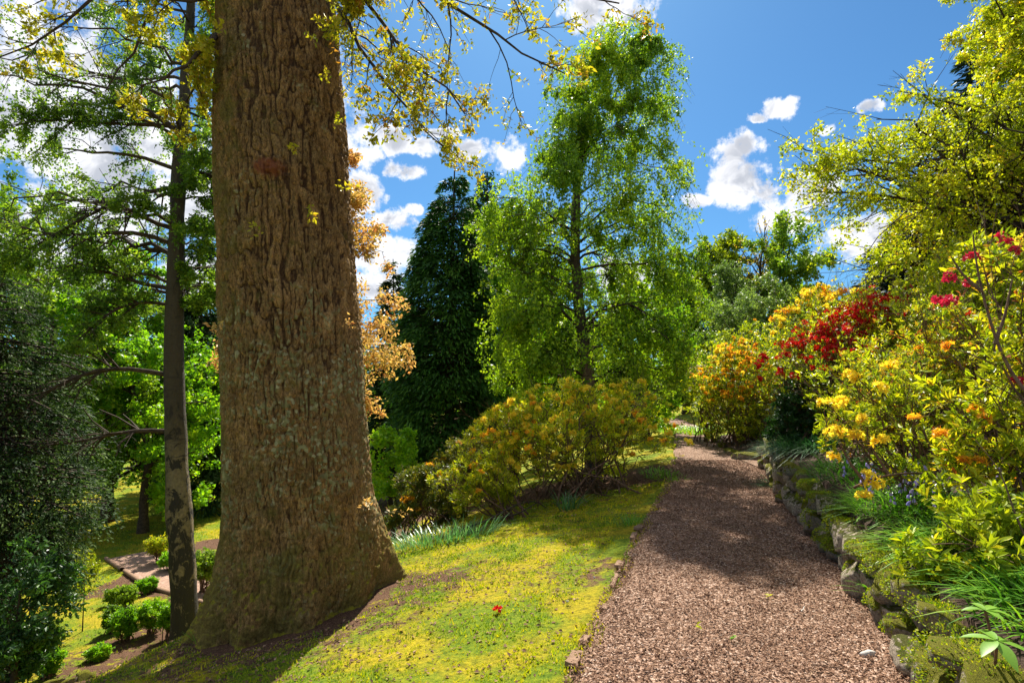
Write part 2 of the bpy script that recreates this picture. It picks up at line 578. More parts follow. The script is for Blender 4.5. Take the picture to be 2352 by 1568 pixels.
def ramify(Pt, R, L, n, t0=0.2, t1=1.0, ang=(0.5, 1.1), ratio=0.45, K=5, wander=0.2, grav=0.0, up=0.0, rr=0.5, r=None):
    r = r or rng
    N = len(Pt)
    idx = np.repeat(np.arange(N), n)
    t = r.uniform(t0, t1, N * n)
    S, T = interp(Pt, idx, t)
    perp = nrm(np.cross(T, rdir(N * n, r)))
    a = r.uniform(ang[0], ang[1], N * n)[:, None]
    D = np.cos(a) * T + np.sin(a) * perp + np.array([0, 0, up])
    L2 = L[idx] * ratio * (1.15 - 0.55 * t) * r.uniform(0.6, 1.3, N * n)
    R2 = R[idx] * (1 - 0.7 * t) * rr
    return grow(S, D, L2, K, wander, grav, r), R2, L2


def taper(R, K, end=0.3):
    return R[:, None] * np.linspace(1, end, K)[None, :]


def kites(mb, pos, d, n, L, W, mat=0, tint=0.5, fold=0.15, wide=0.45):
    """one folded diamond leaf per row"""
    N = len(pos)
    d = nrm(d)
    s = nrm(np.cross(d, n))
    n2 = np.cross(s, d)
    L = np.broadcast_to(L, (N,))[:, None]
    W = np.broadcast_to(W, (N,))[:, None]
    V = np.stack([pos, pos + d * L * wide + s * W * 0.5 + n2 * W * fold, pos + d * L - n2 * L * 0.08, pos + d * L * wide - s * W * 0.5 + n2 * W * fold], 1)
    f = np.arange(N * 4).reshape(N, 4)
    mb.add(V.reshape(-1, 3), f, mat, np.repeat(np.broadcast_to(tint, (N,)), 4), smooth=False)


def trileaf(mb, pos, d, n, L, W, mat=0, tint=0.5):
    """small distant leaf: one lopsided triangle"""
    N = len(pos)
    d = nrm(d)
    s = nrm(np.cross(d, n)) * np.where(np.arange(N) % 2, 1, -1)[:, None]
    L = np.broadcast_to(L, (N,))[:, None]
    W = np.broadcast_to(W, (N,))[:, None]
    V = np.stack([pos, pos + d * L * 0.45 + s * W, pos + d * L], 1)
    mb.add(V.reshape(-1, 3), np.arange(N * 3).reshape(N, 3), mat, np.repeat(np.broadcast_to(tint, (N,)), 3), smooth=False)


def thin(mb, Pt, R, sides=3, mat=0, pick=(0, -1)):
    """cheap straightened twigs"""
    K = Pt.shape[1]
    q = [i % K for i in pick]
    Rt = taper(R, K, 0.45)
    tubes(mb, Pt[:, q], Rt[:, q], sides, mat)


def leaf6(mb, pos, d, n, L, W, mat=0, tint=0.5, fold=0.12, curl=0.12):
    """pointed leaf of two folded halves"""
    N = len(pos)
    d = nrm(d)
    s = nrm(np.cross(d, n))
    n2 = np.cross(s, d)
    L = np.broadcast_to(L, (N,))[:, None]
    W = np.broadcast_to(W, (N,))[:, None]
    V = np.stack([pos, pos + d * L * 0.35 + s * W * 0.42 + n2 * W * fold, pos + d * L * 0.7 + s * W * 0.42 + n2 * (W * fold - L * curl * 0.4),
                  pos + d * L - n2 * L * curl, pos + d * L * 0.7 - s * W * 0.42 + n2 * (W * fold - L * curl * 0.4), pos + d * L * 0.35 - s * W * 0.42 + n2 * W * fold], 1)
    o = (np.arange(N) * 6)[:, None]
    f = np.concatenate([o + np.array([[0, 1, 2, 3]]), o + np.array([[0, 3, 4, 5]])])
    mb.add(V.reshape(-1, 3), f, mat, np.repeat(np.broadcast_to(tint, (N,)), 6), smooth=False)


def blades(mb, pos, d, L, W, K=4, bend=0.6, mat=0, tint=0.5, r=None):
    """strap leaves that arch over"""
    r = r or rng
    N = len(pos)
    d = nrm(d)
    side = nrm(np.cross(d, np.array([0, 0, 1.0])) + 1e-4)
    hor = nrm(np.stack([d[:, 0], d[:, 1], np.zeros(N)], 1) + 1e-5)
    t = np.linspace(0, 1, K)
    L = np.broadcast_to(L, (N,))
    W = np.broadcast_to(W, (N,))
    bend = np.broadcast_to(bend, (N,))
    c = pos[:, None] + d[:, None] * (L[:, None] * t[None])[..., None]
    sag = (L * bend)[:, None] * (t ** 2)[None]
    c = c + hor[:, None] * (sag * 0.55)[..., None] - np.array([0, 0, 1.0]) * (sag * 0.55)[..., None]
    wd = (W[:, None] * np.array([0.75, 1.0, 0.8, 0.1] if K == 4 else np.interp(t, [0, 0.4, 0.8, 1], [0.8, 1, 0.7, 0.08]))[None])[..., None] * 0.5
    V = np.stack([c - side[:, None] * wd, c + side[:, None] * wd], 2).reshape(N, K * 2, 3)
    k = np.arange(K - 1) * 2
    f = np.stack([k, k + 1, k + 3, k + 2], 1)
    faces = (f[None] + (np.arange(N) * K * 2)[:, None, None]).reshape(-1, 4)
    mb.add(V.reshape(-1, 3), faces, mat, np.repeat(np.broadcast_to(tint, (N,)), K * 2), smooth=True)


class Env:
    """crown envelope: extents left, right and deep as a function of height"""
    def __init__(self, rows, Y, depth=1.0, cx=None):
        pts = sorted([(P((a + b) / 2, y, Y)[2], P(a, y, Y)[0], P(b, y, Y)[0]) for (y, a, b) in rows])
        self.z = np.array([p[0] for p in pts])
        self.l = np.array([p[1] for p in pts])
        self.r = np.array([p[2] for p in pts])
        self.Y, self.depth = Y, depth
        self.cx = cx                                   # callable z -> x of the stem

    def centre(self, z):
        return self.cx(z) if self.cx is not None else (np.interp(z, self.z, self.l) + np.interp(z, self.z, self.r)) / 2

    def point(self, z, phi, frac):
        c = self.centre(z)
        l, r_ = np.interp(z, self.z, self.l), np.interp(z, self.z, self.r)
        ext = np.where(np.cos(phi) > 0, r_ - c, c - l)
        ext = np.maximum(ext, 0.02)
        dep = (r_ - l) / 2 * self.depth
        return np.stack([c + np.cos(phi) * ext * frac, self.Y + np.sin(phi) * dep * frac, z], -1)

    def sample(self, n, lo=0.6, hi=1.0, r=None, z0=0.0, z1=1.0, pw=1.2):
        r = r or rng
        zz = np.linspace(self.z[0] + (self.z[-1] - self.z[0]) * z0, self.z[0] + (self.z[-1] - self.z[0]) * z1, 200)
        wd = np.maximum(np.interp(zz, self.z, self.r) - np.interp(zz, self.z, self.l), 0.01) ** pw
        z = r.choice(zz, n, p=wd / wd.sum()) + r.uniform(-1, 1, n) * (zz[1] - zz[0])
        return self.point(z, r.uniform(0, 2 * pi, n), np.sqrt(r.uniform(lo * lo, hi * hi, n)))

    def keep(self, p, slack=0.15, r=None):
        r = r or rng
        z = p[:, 2]
        l, r_ = np.interp(z, self.z, self.l), np.interp(z, self.z, self.r)
        s = slack * r.uniform(0, 1, len(p)) ** 2
        return (p[:, 0] > l - s) & (p[:, 0] < r_ + s) & (z < self.z[-1] + s) & (z > self.z[0] - 0.5)


def bez(S, T, lift, K, wob=0.06, r=None):
    r = r or rng
    N = len(S)
    d = np.linalg.norm(T - S, axis=1)
    Cc = S * 0.5 + T * 0.5 + np.array([0, 0, 1.0]) * (lift * d)[:, None] + r.normal(size=(N, 3)) * (wob * d)[:, None]
    t = np.linspace(0, 1, K)[None, :, None]
    out = (1 - t) ** 2 * S[:, None] + 2 * t * (1 - t) * Cc[:, None] + t ** 2 * T[:, None]
    jit = r.normal(size=(N, K, 3)) * (0.022 * d)[:, None, None]
    jit[:, 0] = 0
    return out + jit


def smooth_line(pts, K):
    pts = np.asarray(pts, dtype=float)
    s = np.concatenate([[0], np.cumsum(np.linalg.norm(np.diff(pts, axis=0), axis=1))])
    q = np.linspace(0, s[-1], K)
    out = np.stack([np.interp(q, s, pts[:, i]) for i in range(3)], 1)
    for _ in range(2):
        out[1:-1] = (out[:-2] + out[1:-1] * 2 + out[2:]) / 4
    return out


# ------------------------------------------------------------------ terrain
def _gy(y):
    return H / math.tan(math.atan((y - CY) / F) - PITCH)


PL = [(1310, 1568), (1380, 1400), (1440, 1280), (1480, 1205), (1530, 1120), (1550, 1040), (1550, 985)]
PR = [(2110, 1568), (1990, 1400), (1940, 1330), (1870, 1230), (1790, 1150), (1765, 1085), (1668, 1045), (1612, 985)]
_l = [(_gy(y), P(x, y, _gy(y))[0]) for x, y in PL]
_r = [(_gy(y), P(x, y, _gy(y))[0]) for x, y in PR]
LY = np.array([-40, 0.0] + [a for a, _ in _l] + [32.0, 60, 400])
LX = np.array([-4, -0.62] + [b for _, b in _l] + [8.4, 10, 10])
RY = np.array([-40, 0.0] + [a for a, _ in _r] + [32.0, 60, 400])
RX = np.array([-2, 1.05] + [b for _, b in _r] + [9.3, 11.4, 11.4])


def pathL(Y):
    return np.interp(Y, LY, LX)


def pathR(Y):
    return np.interp(Y, RY, RX)


WALL_END = 11.6


def wall_h(Y):
    return np.interp(Y, [-5, 2.5, 5, 8, 11, 12, 13], [0.40, 0.40, 0.42, 0.58, 0.62, 0.5, 0.06])


def gz_left(u, Y):
    z = -0.13 * u - 0.012 * u * u
    d = sstep(u, 3.9, 9.6)
    zl = -3.0 - 0.03 * np.clip(u - 9, 0, 12)
    z = np.where(u > 3.9, z * (1 - d) + zl * d, z)
    far = sstep(Y, 24, 60)
    return z * (1 - far * 0.6)


def gz_right(u, Y):
    b = wall_h(Y) + 0.24 * np.minimum(u, 9) + 0.05 * np.maximum(u - 9, 0).clip(0, 30)
    gap = sstep(Y, 11.4, 11.9) * (1 - sstep(Y, 13.1, 13.6)) * (1 - sstep(u, 1.2, 2.6))
    return b * (1 - gap) + 0.01 * gap


def gz(X, Y):
    X, Y = np.asarray(X, dtype=float), np.asarray(Y, dtype=float)
    uL, uR = pathL(Y) - X, X - pathR(Y)
    z = np.where(uL > 0, gz_left(np.maximum(uL, 0), Y), 0.0)
    return np.where(uR > 0.2, gz_right(np.maximum(uR, 0), Y), z)


def gp(X, Y, dz=0.0):
    return np.array([X, Y, float(gz(X, Y)) + dz])


ug = np.concatenate([np.arange(0, 6, 0.07), np.arange(6, 16, 0.2), np.array([17, 19, 22, 26, 32, 40, 60, 100, 200])])
rg = np.concatenate([np.array([0.0, 0.16, 0.20]), np.arange(0.35, 6, 0.2), np.array([6.5, 7, 8, 10, 13, 18, 25, 40, 80, 200])])
yg = np.concatenate([np.array([-40, -20, -10, -5, -2, 0, 1]), np.arange(2, 12, 0.07), np.arange(12, 30, 0.35), np.array([32, 35, 40, 50, 60, 80, 120, 200, 400])])


def terrain_mat():
    m_, t, out = base_mat('lawn_and_soil')
    g = t.new('ShaderNodeNewGeometry')
    pos = g.outputs['Position']
    a = t.new('ShaderNodeAttribute', attribute_name='tint')
    n1 = t.noise(pos, 1.3, 5.0, 0.6)
    n2 = t.noise(pos, 26.0, 5.0, 0.7)
    n3 = t.noise(pos, 90.0, 3.0, 0.7)
    green = t.ramp(n2, [(0.3, (0.035, 0.085, 0.008)), (0.5, (0.13, 0.19, 0.012)), (0.72, (0.26, 0.29, 0.015))])
    gold = t.ramp(n2, [(0.3, (0.11, 0.10, 0.010)), (0.55, (0.36, 0.29, 0.016)), (0.75, (0.52, 0.38, 0.018))])
    col = t.mix(t.remap(n1, 0.40, 0.60), green, gold)
    brown = t.ramp(n3, [(0.3, (0.035, 0.018, 0.010)), (0.55, (0.13, 0.07, 0.042)), (0.75, (0.30, 0.18, 0.12))])
    fb = t.math('ADD', a.outputs['Fac'], t.math('MULTIPLY', t.math('SUBTRACT', t.noise(pos, 5.0, 5.0, 0.7), 0.5), 1.3))
    col = t.mix(t.remap(fb, 0.42, 0.58), col, brown)
    p = t.new('ShaderNodeBsdfPrincipled')
    t.l.new(col, p.inputs['Base Color'])
    p.inputs['Roughness'].default_value = 0.95
    p.inputs['Specular IOR Level'].default_value = 0.1
    b = t.new('ShaderNodeBump')
    b.inputs['Strength'].default_value = 0.9
    b.inputs['Distance'].default_value = 0.03
    t.l.new(t.math('ADD', n2, t.math('MULTIPLY', n3, 0.5)), b.inputs['Height'])
    t.l.new(b.outputs[0], p.inputs['Normal'])
    t.l.new(p.outputs[0], out.inputs[0])
    return m_


M_GROUND = terrain_mat()


def soil_share(X, Y):
    """0 = lawn, 1 = bare soil or litter"""
    X, Y = np.asarray(X, dtype=float), np.asarray(Y, dtype=float)
    s = 0.20 + np.zeros_like(X)
    s += 0.55 * np.exp(-(((X + 2.0) / 1.5) ** 2 + ((Y - 5.3) / 1.25) ** 2))
    s += 0.7 * np.exp(-(((X - 2.2) / 3.3) ** 2 + ((Y - 11.2) / 1.5) ** 2))
    s += 0.30 * np.exp(-(((X - 0.75) / 0.5) ** 2 + ((Y - 5.2) / 0.6) ** 2))
    s += 0.25 * np.exp(-(((X + 0.8) / 0.7) ** 2 + ((Y - 5.9) / 0.35) ** 2))
    uL = pathL(Y) - X
    s += 0.45 * sstep(uL, 8.3, 9.2) * sstep(X, -9.0, -6.5)
    s += 1.0 * (sstep(Y, 13.2, 13.8) * (1 - sstep(Y, 18.5, 19)) * sstep(X, -10.2 , -9.6) * (uL > 8.5))
    s = np.where(X > pathR(Y), 1.0, s)
    return s


def grid_faces(nr, nc):
    i, j = np.meshgrid(np.arange(nr - 1), np.arange(nc - 1), indexing='ij')
    return np.stack([i * nc + j, i * nc + j + 1, (i + 1) * nc + j + 1, (i + 1) * nc + j], -1).reshape(-1, 4)


def build_ground():
    mb = MB()
    # left of the path and under it
    YY, UU = np.meshgrid(yg, ug[::-1], indexing='ij')
    X = pathL(YY) - UU
    Z = gz(X, YY)
    near = np.exp(-np.maximum(YY - 12, 0) / 10)
    p = np.stack([X.ravel(), YY.ravel(), np.zeros(X.size)], 1)
    Z = Z + (0.05 * fbmn(p * 0.9, 3, seed=3) + 0.02 * fbmn(p * 6, 3, seed=4)).reshape(X.shape) * near * sstep(UU, 0, 0.5)
    Z = Z - 0.06 * (UU == 0)
    mb.add(np.stack([X, YY, Z], -1).reshape(-1, 3), grid_faces(*X.shape), 0, soil_share(X, YY).ravel())
    # strip under the path
    xs = np.linspace(0, 1, 5)
    YY, SS = np.meshgrid(yg, xs, indexing='ij')
    X = pathL(YY) * (1 - SS) + (pathR(YY)) * SS
    mb.add(np.stack([X, YY, np.full_like(X, -0.06)], -1).reshape(-1, 3), grid_faces(*X.shape), 0, 1.0)
    o = mb.build('ground', M_GROUND)
    tag(o, 'mossy lawn that slopes down to the left', kind='structure')
    # bank on the right behind the wall
    mb = MB()
    YY, UU = np.meshgrid(yg, rg, indexing='ij')
    X = pathR(YY) + UU
    Z = np.where(UU < 0.18, -0.05, gz_right(UU, YY) - 0.03)
    p = np.stack([X.ravel(), YY.ravel(), np.zeros(X.size)], 1)
    Z = Z + (0.04 * fbmn(p * 2.5, 3, seed=9)).reshape(X.shape) * (UU > 0.3)
    gf = grid_faces(*X.shape)
    nb = int(np.searchsorted(yg, 18.5)) * (len(rg) - 1)
    allv = np.stack([X, YY, Z], -1).reshape(-1, 3)
    mb.add(allv, gf[:nb], 0, 0.5)
    mb2 = MB()
    mb2.add(allv, gf[nb:], 0, 0.3)
    tag(mb2.build('grass_bank', M_GROUND), 'grassy bank on the far right beyond the azaleas', kind='structure')
    tag(mb.build('flower_bed', M_SOIL), 'dark soil of the raised bed behind the stone wall', kind='structure')


build_ground()

# --- path of bark chips: a sheet with an uneven edge and thousands of loose chips
def path_mat():
    m_, t, out = base_mat('bark_mulch')
    g = t.new('ShaderNodeNewGeometry')
    pos = g.outputs['Position']
    vo = t.new('ShaderNodeTexVoronoi')
    t.l.new(pos, vo.inputs['Vector'])
    vo.inputs['Scale'].default_value = 75.0
    sepc = t.new('ShaderNodeSeparateColor')
    t.l.new(vo.outputs['Color'], sepc.inputs[0])
    col = t.ramp(sepc.outputs[0], [(0.0, (0.06, 0.028, 0.016)), (0.5, (0.27, 0.155, 0.10)), (0.85, (0.50, 0.33, 0.24)), (1.0, (0.66, 0.50, 0.40))])
    col = t.mix(t.remap(t.noise(pos, 1.1, 4.0), 0.4, 0.65), col, t.mix(1.0, col, (0.8, 0.78, 0.75, 1), 'MULTIPLY'))
    p = t.new('ShaderNodeBsdfPrincipled')
    t.l.new(col, p.inputs['Base Color'])
    p.inputs['Roughness'].default_value = 0.9
    p.inputs['Specular IOR Level'].default_value = 0.15
    b = t.new('ShaderNodeBump')
    b.inputs['Strength'].default_value = 1.0
    b.inputs['Distance'].default_value = 0.02
    hh = t.math('ADD', sepc.outputs[1], t.math('MULTIPLY', t.noise(pos, 130.0, 3.0), 0.8))
    t.l.new(hh, b.inputs['Height'])
    t.l.new(b.outputs[0], p.inputs['Normal'])
    t.l.new(p.outputs[0], out.inputs[0])
    return m_


def build_path():
    mb = MB()
    ys = np.concatenate([np.arange(-6, 2, 0.5), np.arange(2, 14, 0.06), np.arange(14, 40, 0.5)])
    ss = np.linspace(0, 1, 26)
    YY, SS = np.meshgrid(ys, ss, indexing='ij')
    e = fbmn(np.stack([ys * 3.1, ys * 0, ys * 0], 1), 4, seed=21) * 0.13
    e2 = fbmn(np.stack([ys * 3.1, ys * 0 + 9, ys * 0], 1), 4, seed=22) * 0.05
    X = (pathL(YY) + e[:, None]) * (1 - SS) + (pathR(YY) + 0.15 + e2[:, None]) * SS
    p = np.stack([X.ravel(), YY.ravel(), np.zeros(X.size)], 1)
    Z = (0.012 * fbmn(p * 2.0, 3, seed=30) + 0.010 * fbmn(p * 14, 3, seed=31)).reshape(X.shape)
    Z = Z + 0.012 - 0.05 * (np.abs(SS - 0.5) * 2) ** 24
    mb.add(np.stack([X, YY, Z], -1).reshape(-1, 3), grid_faces(*X.shape))
    tag(mb.build('path', path_mat()), 'brown bark chip path running away between lawn and wall', kind='structure')
    # side opening behind the end of the wall
    mb = MB()
    ys = np.linspace(11.5, 13.4, 12)
    xs = np.linspace(0, 2.2, 12)
    YY, UU = np.meshgrid(ys, xs, indexing='ij')
    X = pathR(YY) + UU
    mb.add(np.stack([X, YY, np.full_like(X, 0.035)], -1).reshape(-1, 3), grid_faces(*X.shape))
    tag(mb.build('side_path', bpy.data.materials['bark_mulch']), 'short side path behind the end of the wall', kind='structure')
    # loose chips
    r = np.random.default_rng(5)
    n = 56000
    y = 2.4 + (r.uniform(0, 1, n) ** 1.75) * 10.5
    s = r.uniform(-0.02, 1.0, n)
    x = pathL(y) * (1 - s) + pathR(y) * s
    size = r.uniform(0.005, 0.0135, n) * (1 + 0.05 * (y - 3))
    a = r.uniform(0, 2 * pi, n)
    ax = np.stack([np.cos(a), np.sin(a), r.normal(size=n) * 0.35], 1)
    ax = nrm(ax)
    sd = nrm(np.cross(ax, np.array([0, 0, 1.0]) + r.normal(size=(n, 3)) * 0.5))
    up = np.cross(sd, ax)
    up *= np.sign(up[:, 2:3])
    c = np.stack([x, y, 0.018 + r.uniform(0, 0.012, n)], 1)
    wd = size * r.uniform(0.35, 0.8, n)
    V = np.stack([c - ax * size[:, None], c + sd * wd[:, None], c + ax * size[:, None], c - sd * wd[:, None], c + up * (size * 0.45)[:, None]], 1)
    o = (np.arange(n) * 5)[:, None]
    f = np.concatenate([o + np.array([[0, 3, 4]]), o + np.array([[3, 2, 4]]), o + np.array([[2, 1, 4]])])
    mb = MB()
    mb.add(V.reshape(-1, 3), f, 0, np.repeat(r.beta(2.2, 2.6, n), 5), smooth=False)
    tag(mb.build('bark_chips', M_CHIP), 'loose brown bark chips covering the path', kind='stuff')


build_path()

# --- grass blades, moss tufts and leaf litter on the lawn
def scatter_lawn(n, r, ymin=2.3, ymax=10.0, umax=6.0, power=1.6):
    y = ymin + (r.uniform(0, 1, n) ** power) * (ymax - ymin)
    u = r.uniform(-0.09, umax, n)
    u = np.where((u < 0) & (r.uniform(0, 1, n) < 0.5), 0.3, u)
    x = pathL(y) - u
    return x, y, u


def oak_mask(x, y):
    return ((x + 2.0) ** 2 + (y - 5.6) ** 2) > 0.80


def build_lawn():
    r = np.random.default_rng(8)
    x, y, u = scatter_lawn(230000, r)
    s = soil_share(x, y)
    p = np.stack([x, y, x * 0], 1)
    patch = fbmn(p * 2.6, 4, 0.65, seed=41)
    fine = fbmn(p * 11, 3, 0.6, seed=42)
    k = (r.uniform(0, 1, len(x)) > np.clip(s * 0.9 + fine * 2.0 - 0.02, 0, 0.97)) & oak_mask(x, y)
    x, y, u, patch, fine = x[k], y[k], u[k], patch[k], fine[k]
    n = len(x)
    pos = np.stack([x, y, gz(x, y) - 0.004 + 0.05 * fbmn(np.stack([x, y, x * 0], 1) * 0.9, 3, seed=3) + 0.02 * fbmn(np.stack([x, y, x * 0], 1) * 6, 3, seed=4)], 1)
    d = rdir(n, r) * 0.55 + np.array([0, 0, 1.0])
    long = np.clip(0.5 + 2.2 * fine, 0.2, 2.2) * (patch < 0.05) + 0.45
    L = r.uniform(0.012, 0.034, n) * long * (1 + 0.04 * (y - 3))
    W = 0.0035 * (1 + 0.16 * (y - 2.5)) * r.uniform(0.7, 1.5, n)
    d = nrm(d)
    side = nrm(np.cross(d, rdir(n, r)))
    V = np.stack([pos - side * W[:, None], pos + side * W[:, None], pos + d * L[:, None]], 1)
    mb = MB()
    edge = np.exp(-u / 0.45)
    tint = np.clip(0.53 + 0.62 * patch + 0.42 * fine + 0.25 * edge + r.normal(size=n) * 0.17, 0, 1)
    mb.add(V.reshape(-1, 3), np.arange(n * 3).reshape(n, 3), 0, np.repeat(tint, 3), smooth=False)
    # far and valley grass, coarser
    x = r.uniform(-16, 0.5, 42000)
    y = r.uniform(8.5, 26, 42000)
    s = soil_share(x, y)
    k = (r.uniform(0, 1, len(x)) > s * 0.9 - 0.05) & (pathL(y) - x > 4.5)
    x, y = x[k], y[k]
    n = len(x)
    pos = np.stack([x, y, gz(x, y) - 0.01], 1)
    d = nrm(rdir(n, r) * 0.5 + np.array([0, 0, 1.0]))
    side = nrm(np.cross(d, rdir(n, r)))
    L = r.uniform(0.03, 0.09, n)
    W = 0.012 * r.uniform(0.6, 1.5, n)
    V = np.stack([pos - side * W[:, None], pos + side * W[:, None], pos + d * L[:, None]], 1)
    tint = np.clip(0.45 + 0.4 * fbmn(pos * 0.7, 3, seed=44) + r.normal(size=n) * 0.15, 0, 1)
    mb.add(V.reshape(-1, 3), np.arange(n * 3).reshape(n, 3), 0, np.repeat(tint, 3), smooth=False)
    tag(mb.build('grass', M_GRASS), 'short mossy grass of the sloping lawn', kind='stuff')
    # litter
    x, y, u = scatter_lawn(46000, r, umax=7.5)
    s = soil_share(x, y)
    k = (r.uniform(0, 1, len(x)) < 0.02 + s * 1.1) & oak_mask(x, y)
    x, y = x[k], y[k]
    n = len(x)
    pp = np.stack([x, y, x * 0], 1)
    pos = np.stack([x, y, gz(x, y) + 0.008 + 0.05 * fbmn(pp * 0.9, 3, seed=3) + 0.02 * fbmn(pp * 6, 3, seed=4)], 1)
    mb = MB()
    L = r.uniform(0.014, 0.040, n)
    kites(mb, pos, rdir(n, r) * np.array([1, 1, 0.25]), rdir(n, r) * 0.5 + np.array([0, 0, 1.0]), L, L * r.uniform(0.4, 0.8, n), 0, r.beta(2, 2, n))
    x = r.uniform(-12, 4.4, 16000)
    y = r.uniform(8, 20, 16000)
    s = soil_share(x, y)
    k = (r.uniform(0, 1, len(x)) < s) & (x < pathL(y))
    x, y = x[k], y[k]
    n = len(x)
    pos = np.stack([x, y, gz(x, y) + 0.015], 1)
    L = r.uniform(0.02, 0.06, n)
    kites(mb, pos, rdir(n, r) * np.array([1, 1, 0.3]), rdir(n, r) * 0.5 + np.array([0, 0, 1.0]), L, L * 0.6, 0, r.beta(2, 2, n))
    # flecks blown over the path
    y = 2.6 + r.uniform(0, 1, 900) ** 1.5 * 11
    s = r.uniform(0, 1, 900)
    s = np.where(r.uniform(0, 1, 900) < 0.6, s ** 4, s)
    s = np.where(r.uniform(0, 1, 900) < 0.45, 1 - s, s)
    x = pathL(y) * (1 - s) + pathR(y) * s
    L = r.uniform(0.015, 0.04, 900)
    kites(mb, np.stack([x, y, np.full(900, 0.034)], 1), rdir(900, r) * np.array([1, 1, 0.25]), rdir(900, r) * 0.5 + np.array([0, 0, 1.0]), L, L * 0.5, 0, r.beta(2, 1.2, 900))
    tag(mb.build('leaf_litter', M_LITTER), 'brown dead leaves strewn over lawn and soil', kind='stuff')


build_lawn()


# ------------------------------------------------------------------ the big oak
def oak_bark():
    m_, t, out = base_mat('oak_bark')
    g = t.new('ShaderNodeNewGeometry')
    tcd = t.new('ShaderNodeTexCoord')
    ob = tcd.outputs['Object']
    a = t.new('ShaderNodeAttribute', attribute_name='tint')          # height of the plate: ridge or furrow
    st = t.vmath('MULTIPLY', ob, (1, 1, 0.35))
    n1 = t.noise(st, 9.0, 5.0, 0.65)
    n2 = t.noise(st, 60.0, 5.0, 0.7)
    big = t.noise(ob, 1.5, 4.0, 0.6)
    plate = t.ramp(n1, [(0.3, (0.15, 0.082, 0.026)), (0.5, (0.28, 0.160, 0.055)), (0.7, (0.45, 0.285, 0.115))])
    plate = t.mix(t.remap(big, 0.42, 0.62), plate, t.ramp(n2, [(0.3, (0.17, 0.105, 0.036)), (0.7, (0.32, 0.205, 0.080))]))
    col = t.mix(t.remap(t.math('ADD', a.outputs['Fac'], t.math('MULTIPLY', t.math('SUBTRACT', n2, 0.5), 0.35)), 0.05, 0.50), (0.070, 0.036, 0.014, 1), plate)
    fine = t.noise(t.vmath('MULTIPLY', ob, (1, 1, 0.42)), 75.0, 6.0, 0.8)
    col = t.mix(1.0, col, t.ramp(fine, [(0.36, (0.22, 0.19, 0.16)), (0.5, (0.95, 0.93, 0.9)), (0.64, (1.75, 1.68, 1.5))]), 'MULTIPLY')
    sp = t.new('ShaderNodeSeparateXYZ')
    t.l.new(ob, sp.inputs[0])
    # grey-green lichen flecks, thickest between one and three metres
    vo = t.new('ShaderNodeTexVoronoi')
    t.l.new(t.vmath('ADD', ob, t.vmath('MULTIPLY', t.new('ShaderNodeTexNoise').outputs['Color'], (0.02, 0.02, 0.02))), vo.inputs['Vector'])
    vo.inputs['Scale'].default_value = 34.0
    sc2 = t.new('ShaderNodeSeparateColor')
    t.l.new(vo.outputs['Color'], sc2.inputs[0])
    lm = t.noise(ob, 2.6, 5.0, 0.65)
    zz = t.math('MULTIPLY', t.remap(sp.outputs[2], 0.2, 1.2), t.remap(sp.outputs[2], 3.4, 2.2))
    thr = t.math('ADD', t.math('MULTIPLY', zz, 0.16), lm)
    lich = t.math('MULTIPLY', t.remap(thr, 0.56, 0.70), t.remap(sc2.outputs[0], 0.45, 0.55))
    lich = t.math('MULTIPLY', lich, t.remap(a.outputs['Fac'], 0.25, 0.5))
    lcol = t.ramp(sc2.outputs[1], [(0.0, (0.17, 0.15, 0.055)), (0.6, (0.26, 0.245, 0.10)), (1.0, (0.44, 0.41, 0.23))])
    col = t.mix(lich, col, lcol)
    # olive algae and moss: on the left flank and low down
    side = t.remap(sp.outputs[0], -0.25, -0.75)
    low = t.remap(sp.outputs[2], 1.8, -0.2)
    sep2 = t.new('ShaderNodeSeparateXYZ')
    t.l.new(g.outputs['Normal'], sep2.inputs[0])
    mm = t.math('ADD', t.math('MULTIPLY', side, 0.14), t.math('MULTIPLY', low, 0.17))
    mm = t.math('ADD', mm, t.noise(ob, 4.5, 5.0, 0.7))
    mo = t.remap(mm, 0.55, 0.72, 0.0, 0.75)
    mcol = t.ramp(t.noise(ob, 70.0, 3.0), [(0.3, (0.08, 0.065, 0.014)), (0.6, (0.19, 0.155, 0.03)), (0.8, (0.30, 0.25, 0.05))])
    col = t.mix(mo, col, mcol)
    # yellow moss on the crests of the roots
    ym = t.math('MULTIPLY', t.remap(sep2.outputs[2], 0.18, 0.5), t.remap(sp.outputs[2], 0.9, 0.3))
    col = t.mix(ym, col, t.ramp(t.noise(ob, 50.0, 3.0), [(0.3, (0.14, 0.12, 0.01)), (0.7, (0.36, 0.31, 0.02))]))
    # rusty burr
    bd = t.vmath('LENGTH', t.vmath('MULTIPLY', t.vmath('SUBTRACT', ob, OAK_BURR), (1, 0.8, 1.5)))
    col = t.mix(t.remap(t.math('ADD', bd, t.math('MULTIPLY', t.math('SUBTRACT', n2, 0.5), 0.25)), 0.17, 0.07), col, t.mix(n2, (0.10, 0.025, 0.010, 1), (0.42, 0.15, 0.06, 1)))
    p = t.new('ShaderNodeBsdfPrincipled')
    t.l.new(col, p.inputs['Base Color'])
    p.inputs['Roughness'].default_value = 0.85
    p.inputs['Specular IOR Level'].default_value = 0.25
    b = t.new('ShaderNodeBump')
    b.inputs['Strength'].default_value = 1.0
    b.inputs['Distance'].default_value = 0.03
    t.l.new(t.math('ADD', t.noise(st, 45.0, 6.0, 0.75), t.math('MULTIPLY', lich, 0.3)), b.inputs['Height'])
    t.l.new(b.outputs[0], p.inputs['Normal'])
    t.l.new(p.outputs[0], out.inputs[0])
    return m_


